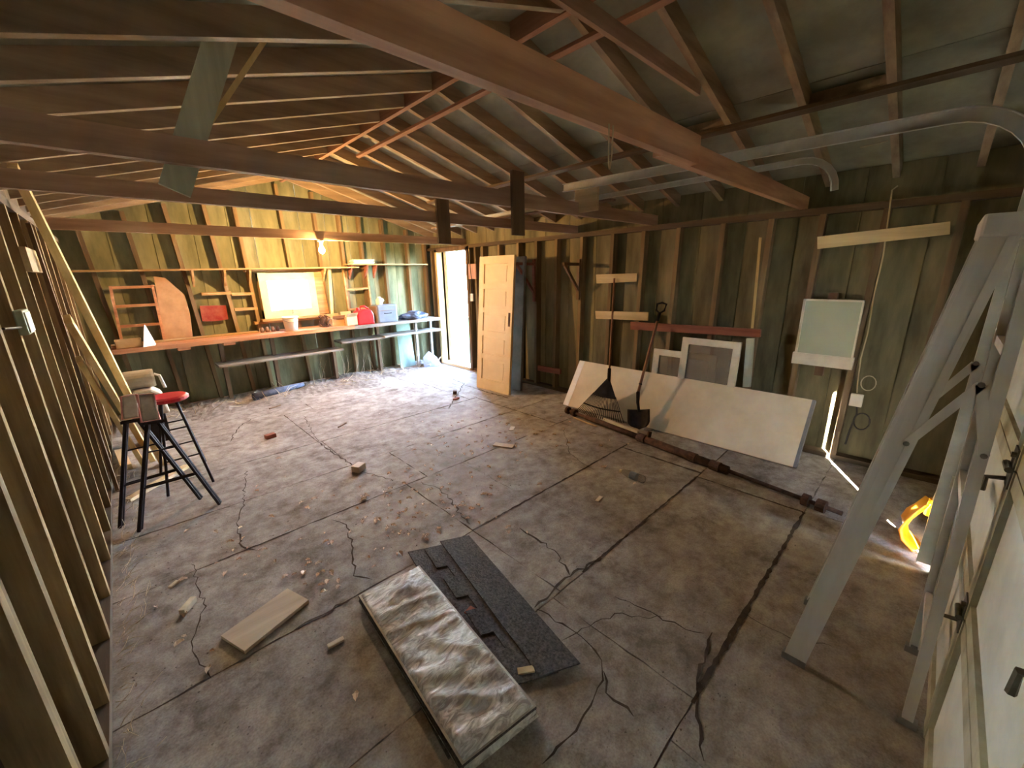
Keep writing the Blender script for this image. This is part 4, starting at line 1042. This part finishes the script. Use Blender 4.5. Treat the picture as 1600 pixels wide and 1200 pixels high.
# shingles
def shingle(corner, u, v, z, label, notch, L=1.0, W=0.335):
    U = Vector((u[0],u[1],0)).normalized(); V = Vector((v[0],v[1],0)).normalized(); c = Vector(corner)
    pts = [c, c+V*W]
    if notch:
        for k in (0.7, 1.5, 2.3):
            a = L*k/3
            pts += [c+V*W+U*(a-0.05), c+V*(W-0.06)+U*(a-0.05), c+V*(W-0.06)+U*(a+0.05), c+V*W+U*(a+0.05)]
        pts += [c+V*W+U*L, c+U*L]
    else: pts = [c, c+V*W, c+V*W+U*L, c+U*L]
    o = MB().prism([Vector((p.x,p.y,z)) for p in pts], (0,0,0.006)).build('roof_shingle', 'shingle')
    return tag(o, label, 'shingle')
cA = fl(733,841); U_ = fl(889,1022)-cA; V_ = fl(684,851)-cA
Un = Vector((U_.x,U_.y,0)).normalized(); Vn = Vector((V_.x,V_.y,0)).normalized()
shingle(cA, U_, V_, 0.0160, 'dark grey plain shingle strip lying on top of the notched shingles', False, 1.03, 0.18)
shingle(cA+Vn*0.10+Un*0.05, U_, V_, 0.0090, 'dark notched three-tab roof shingle beside the wrapped bundle', True, 0.98, 0.19)
shingle(cA+Vn*0.08+Un*0.02, U_, V_, 0.0020, 'wide grey roof shingle lowest under the notched one', False, 1.0, 0.30)
shingle(fl(668,895)+Vector((0.0,0.03,0)), Vector((-0.12,-1,0)), Vector((-1,0.12,0)), 0.0022, 'dark shingle peeking out under the wrapped bundle', False, 0.9, 0.335)
# wrapped bundle
B0 = [fl(*p, 0.065) for p in ((560,928),(655,881),(838,1100),(722,1192))]
bd_ = empty('shingle_bundle', tuple(Vector((sum(p.x for p in B0)/4, sum(p.y for p in B0)/4, 0.009))), 'printed shingle bundle wrapped in crinkled clear plastic on the floor', 'bundle')
for k in range(5):
    j_ = [Vector((p.x+random.uniform(-0.006,0.006), p.y+random.uniform(-0.006,0.006), 0.0095+k*0.009)) for p in B0]
    MB().prism(j_, (0,0,0.0075)).build('shingle_layer', 'shingle', bd_)
MB().prism([Vector((p.x,p.y,0.0545)) for p in B0], (0,0,0.0015)).build('printed_sheet', 'shingle_paper', bd_)
# crinkled film: bilinear grid
nu, nv = 26, 60
ctr = sum((Vector((p.x,p.y,0)) for p in B0), Vector())/4
Bo = [Vector((p.x,p.y,0))+(Vector((p.x,p.y,0))-ctr)*0.02 for p in B0]
rnd = random.Random(5)
folds = [(rnd.uniform(0,1), rnd.uniform(0,1), rnd.uniform(-1.0,1.0), rnd.uniform(0.006,0.016), rnd.uniform(0.012,0.03), rnd.uniform(0.15,0.5)) for _ in range(34)]
gv = []
for j in range(nv+1):
    for i in range(nu+1):
        u, v = i/nu, j/nv
        p = Bo[0].lerp(Bo[1], u).lerp(Bo[3].lerp(Bo[2], u), v)
        h = 0.0
        for (fu, fv, an, ht, wd_, ln) in folds:
            du, dv = (u-fu)*0.36, (v-fv)*1.03
            al = du*math.cos(an)+dv*math.sin(an); ac = -du*math.sin(an)+dv*math.cos(an)
            h += ht*math.exp(-(ac/wd_)**2)*max(0, 1-(al/ln)**2)
        e = min(u, 1-u)*0.36; e2 = min(v, 1-v)*1.03
        z = 0.0575 + min(h, 0.03)*min(1, e/0.02)*min(1, e2/0.03)
        if i in (0, nu) or j in (0, nv): z = 0.012
        elif i in (1, nu-1) or j in (1, nv-1): z = 0.0575
        gv.append(Vector((p.x, p.y, z)))
MB().add(gv, [(j*(nu+1)+i, j*(nu+1)+i+1, (j+1)*(nu+1)+i+1, (j+1)*(nu+1)+i) for j in range(nv) for i in range(nu)]).build('plastic_wrap', 'wrap_film', bd_, smooth=True)

def block(px, size, rot, mm, name, label, cat, z0=0.001):
    p = fl(*px); c, s_ = math.cos(rot), math.sin(rot); sx, sy, sz = size
    pts = [Vector((p.x+c*a-s_*b, p.y+s_*a+c*b, z0)) for a, b in ((-sx/2,-sy/2),(sx/2,-sy/2),(sx/2,sy/2),(-sx/2,sy/2))]
    o = MB().prism(pts, (0,0,sz)).build(name, mm, bevel=0.003); return tag(o, label, cat)
block((561,735), (0.095,0.075,0.055), 0.5, 'block_white', 'wood_block', 'small white topped wood block alone on the concrete', 'block')
block((423,684), (0.095,0.06,0.04), 0.15, 'brick', 'brick_piece', 'broken brick piece on the orange lit floor', 'brick')
block((711,615), (0.085,0.05,0.045), 0.9, 'rust', 'rubble_piece', 'dark rubble piece on the floor before the doorway', 'rubble')
block((713,624), (0.095,0.045,0.02), 0.35, 'brick', 'brick_piece', 'flat red brick chip beside the dark rubble piece', 'brick')
block((787,697), (0.20,0.075,0.012), -1.1, 'plank_floor', 'wood_chip', 'thin pale wood slat on the floor in the middle of the leaves', 'wood offcut')
block((535,665), (0.14,0.018,0.012), 0.55, 'brown_z', 'stick', 'short dark stick on the floor between brick and doorway', 'stick')
block((430,637), (0.16,0.018,0.012), 0.4, 'brown_z', 'stick', 'thin dark stick on the floor near the rolled mat', 'stick', 0.004)
block((800,670), (0.11,0.05,0.006), 0.6, 'paper_white', 'paper_scrap', 'white paper scrap among the leaves near the crack', 'paper')
block((936,780), (0.08,0.03,0.005), 0.2, 'block_white', 'paper_scrap', 'small pale scrap on the floor between the joint lines', 'paper')
block((822,1052), (0.07,0.03,0.02), -0.6, 'pale_y', 'wood_chip', 'small pale wood chip at the corner of the dark shingles', 'wood offcut')
block((735,957), (0.05,0.04,0.012), 0.2, 'brick', 'brick_piece', 'small red chip lying on the notched shingle', 'brick')
block((295,950), (0.09,0.03,0.03), 0.9, 'twig', 'wood_chip', 'chunky splinter with a long shadow near the brown stud wall', 'splinter')
block((272,915), (0.05,0.02,0.015), 0.7, 'twig', 'wood_chip', 'small splinter beside the chunky one near the brown stud wall', 'splinter')
block((525,1006), (0.07,0.025,0.012), -0.1, 'plank_floor', 'wood_chip', 'pale splinter beside the long side of the wrapped bundle', 'splinter')

# dry leaves
def leaf_mesh(seed):
    r = random.Random(seed); m = MB(); vs = []
    n = 5; L, W = 0.032, 0.022
    for i in range(n+1):
        t = i/n; wv = W*math.sin(math.pi*min(0.98, t*0.9+0.05))*r.uniform(0.75, 1.1)
        z = 0.002+0.007*math.sin(t*2.6+r.uniform(-0.3,0.3)); c = 0.006+r.uniform(-0.003,0.004)
        vs += [(-L/2+L*t, -wv/2, z+c), (-L/2+L*t, 0, z), (-L/2+L*t, wv/2, z+c*r.uniform(0.3,1.2))]
    fs = []
    for i in range(n): fs += [(3*i,3*i+1,3*i+4,3*i+3),(3*i+1,3*i+2,3*i+5,3*i+4)]
    mn = min(v[2] for v in vs)
    vs = [(a, b, c-mn) for a, b, c in vs]
    return m.add(vs, fs)
protos = []
for k in range(5):
    o = leaf_mesh(k).build('dry_leaf', 'leaf', base=(0,0,0)); tag(o, 'small curled dry leaf lying on the concrete floor', 'leaf', 'dry leaves scattered on the floor'); protos.append(o)
clusters = [((600,830),(28,28),26), ((640,790),(45,30),22), ((700,810),(35,35),26), ((760,830),(35,25),18), ((690,730),(50,30),16), ((760,680),(40,14),20), ((830,680),(40,16),14), ((560,800),(30,20),8), ((470,790),(60,40),14), ((390,850),(40,30),12), ((510,900),(30,16),12), ((680,845),(20,10),6), ((760,870),(20,14),8), ((820,760),(60,40),10), ((330,960),(40,50),12), ((900,700),(50,30),8), ((590,900),(16,10),5), ((560,1000),(30,40),6), ((740,640),(60,20),10), ((880,660),(30,10),5), ((720,690),(60,20),26), ((660,760),(60,40),26), ((450,860),(60,40),10)]
cnt = 0
rl = random.Random(21)
for (c, sd, k) in clusters:
    for _ in range(k):
        px = rl.gauss(c[0], sd[0]); py = rl.gauss(c[1], sd[1])
        p = fl(px, py)
        if p.x < XL+0.05 or p.x > 3.5 or p.y > 6: continue
        # keep off the bundle and shingles
        if 0.42 < p.x < 1.42 and 0.65 < p.y < 1.95: continue
        if 0.0 < p.x < 0.42 and 1.85 < p.y < 2.2: continue
        if cnt < 5: o = protos[cnt]
        else:
            o = protos[rl.randrange(5)].copy(); COL.objects.link(o)
        o.location = (p.x, p.y, 0.0015); o.rotation_euler = (0, 0, rl.uniform(0, 6.28))
        s_ = rl.uniform(0.6, 1.35); o.scale = (s_, s_, s_)
        cnt += 1
# crumbs
cr_ = MB()
for _ in range(900):
    px = rl.uniform(190, 1250); py = rl.uniform(600, 1190); p = fl(px, py)
    if p.y < -0.1 or p.y > 5.4 or p.x > 3.7 or p.x < XL+0.02 or (0.42 < p.x < 1.42 and 0.65 < p.y < 1.95) or (0 < p.x < 0.42 and 1.85 < p.y < 2.2): continue
    s_ = rl.uniform(0.002, 0.007); a = rl.uniform(0, 3)
    q_ = [Vector((p.x+s_*math.cos(a+k*2.1), p.y+s_*math.sin(a+k*2.1)*0.7, 0.0015)) for k in range(3)]
    cr_.add(q_+[Vector((p.x, p.y, 0.0015+s_*0.8))], [(0,1,2),(0,1,3),(1,2,3),(2,0,3)])
cr_ = cr_.build('grit', 'dirt'); cr_['kind'] = 'stuff'; tag(cr_, 'fine grit and crumbs scattered over the concrete', 'grit')

# ------------------------------------------------------------------ outside
gr = struct(MB().box((-30,-30,-0.30),(40,45,-0.16)).build('ground', 'grass', base=(0,0,0)), 'green grass of the yard outside')
struct(MB().prism([(4.4,7.6,-0.159),(5.2,7.9,-0.159),(7.5,12.5,-0.159),(6.4,13.0,-0.159),(4.4,8.6,-0.159)], (0,0,0.04)).build('path', 'path', base=(0,0,0)), 'pale concrete path outside the doorway')
fe = empty('yard_fence', (10.5,10,-0.16), 'tall white board fence beyond the doorway', 'fence')
for k in range(20):
    y = 3.5+k*0.62
    MB().box((10.5, y, -0.16), (10.54, y+0.58, 2.6)).build('fence_board', 'fence_white', fe)
f2 = empty('yard_fence', (1.5,11.0,-0.16), 'white board fence seen through the small back window', 'fence')
for k in range(14):
    x = -2+k*0.62
    MB().box((x, 11.0, -0.16), (x+0.58, 11.04, 2.9)).build('fence_board', 'fence_white', f2)
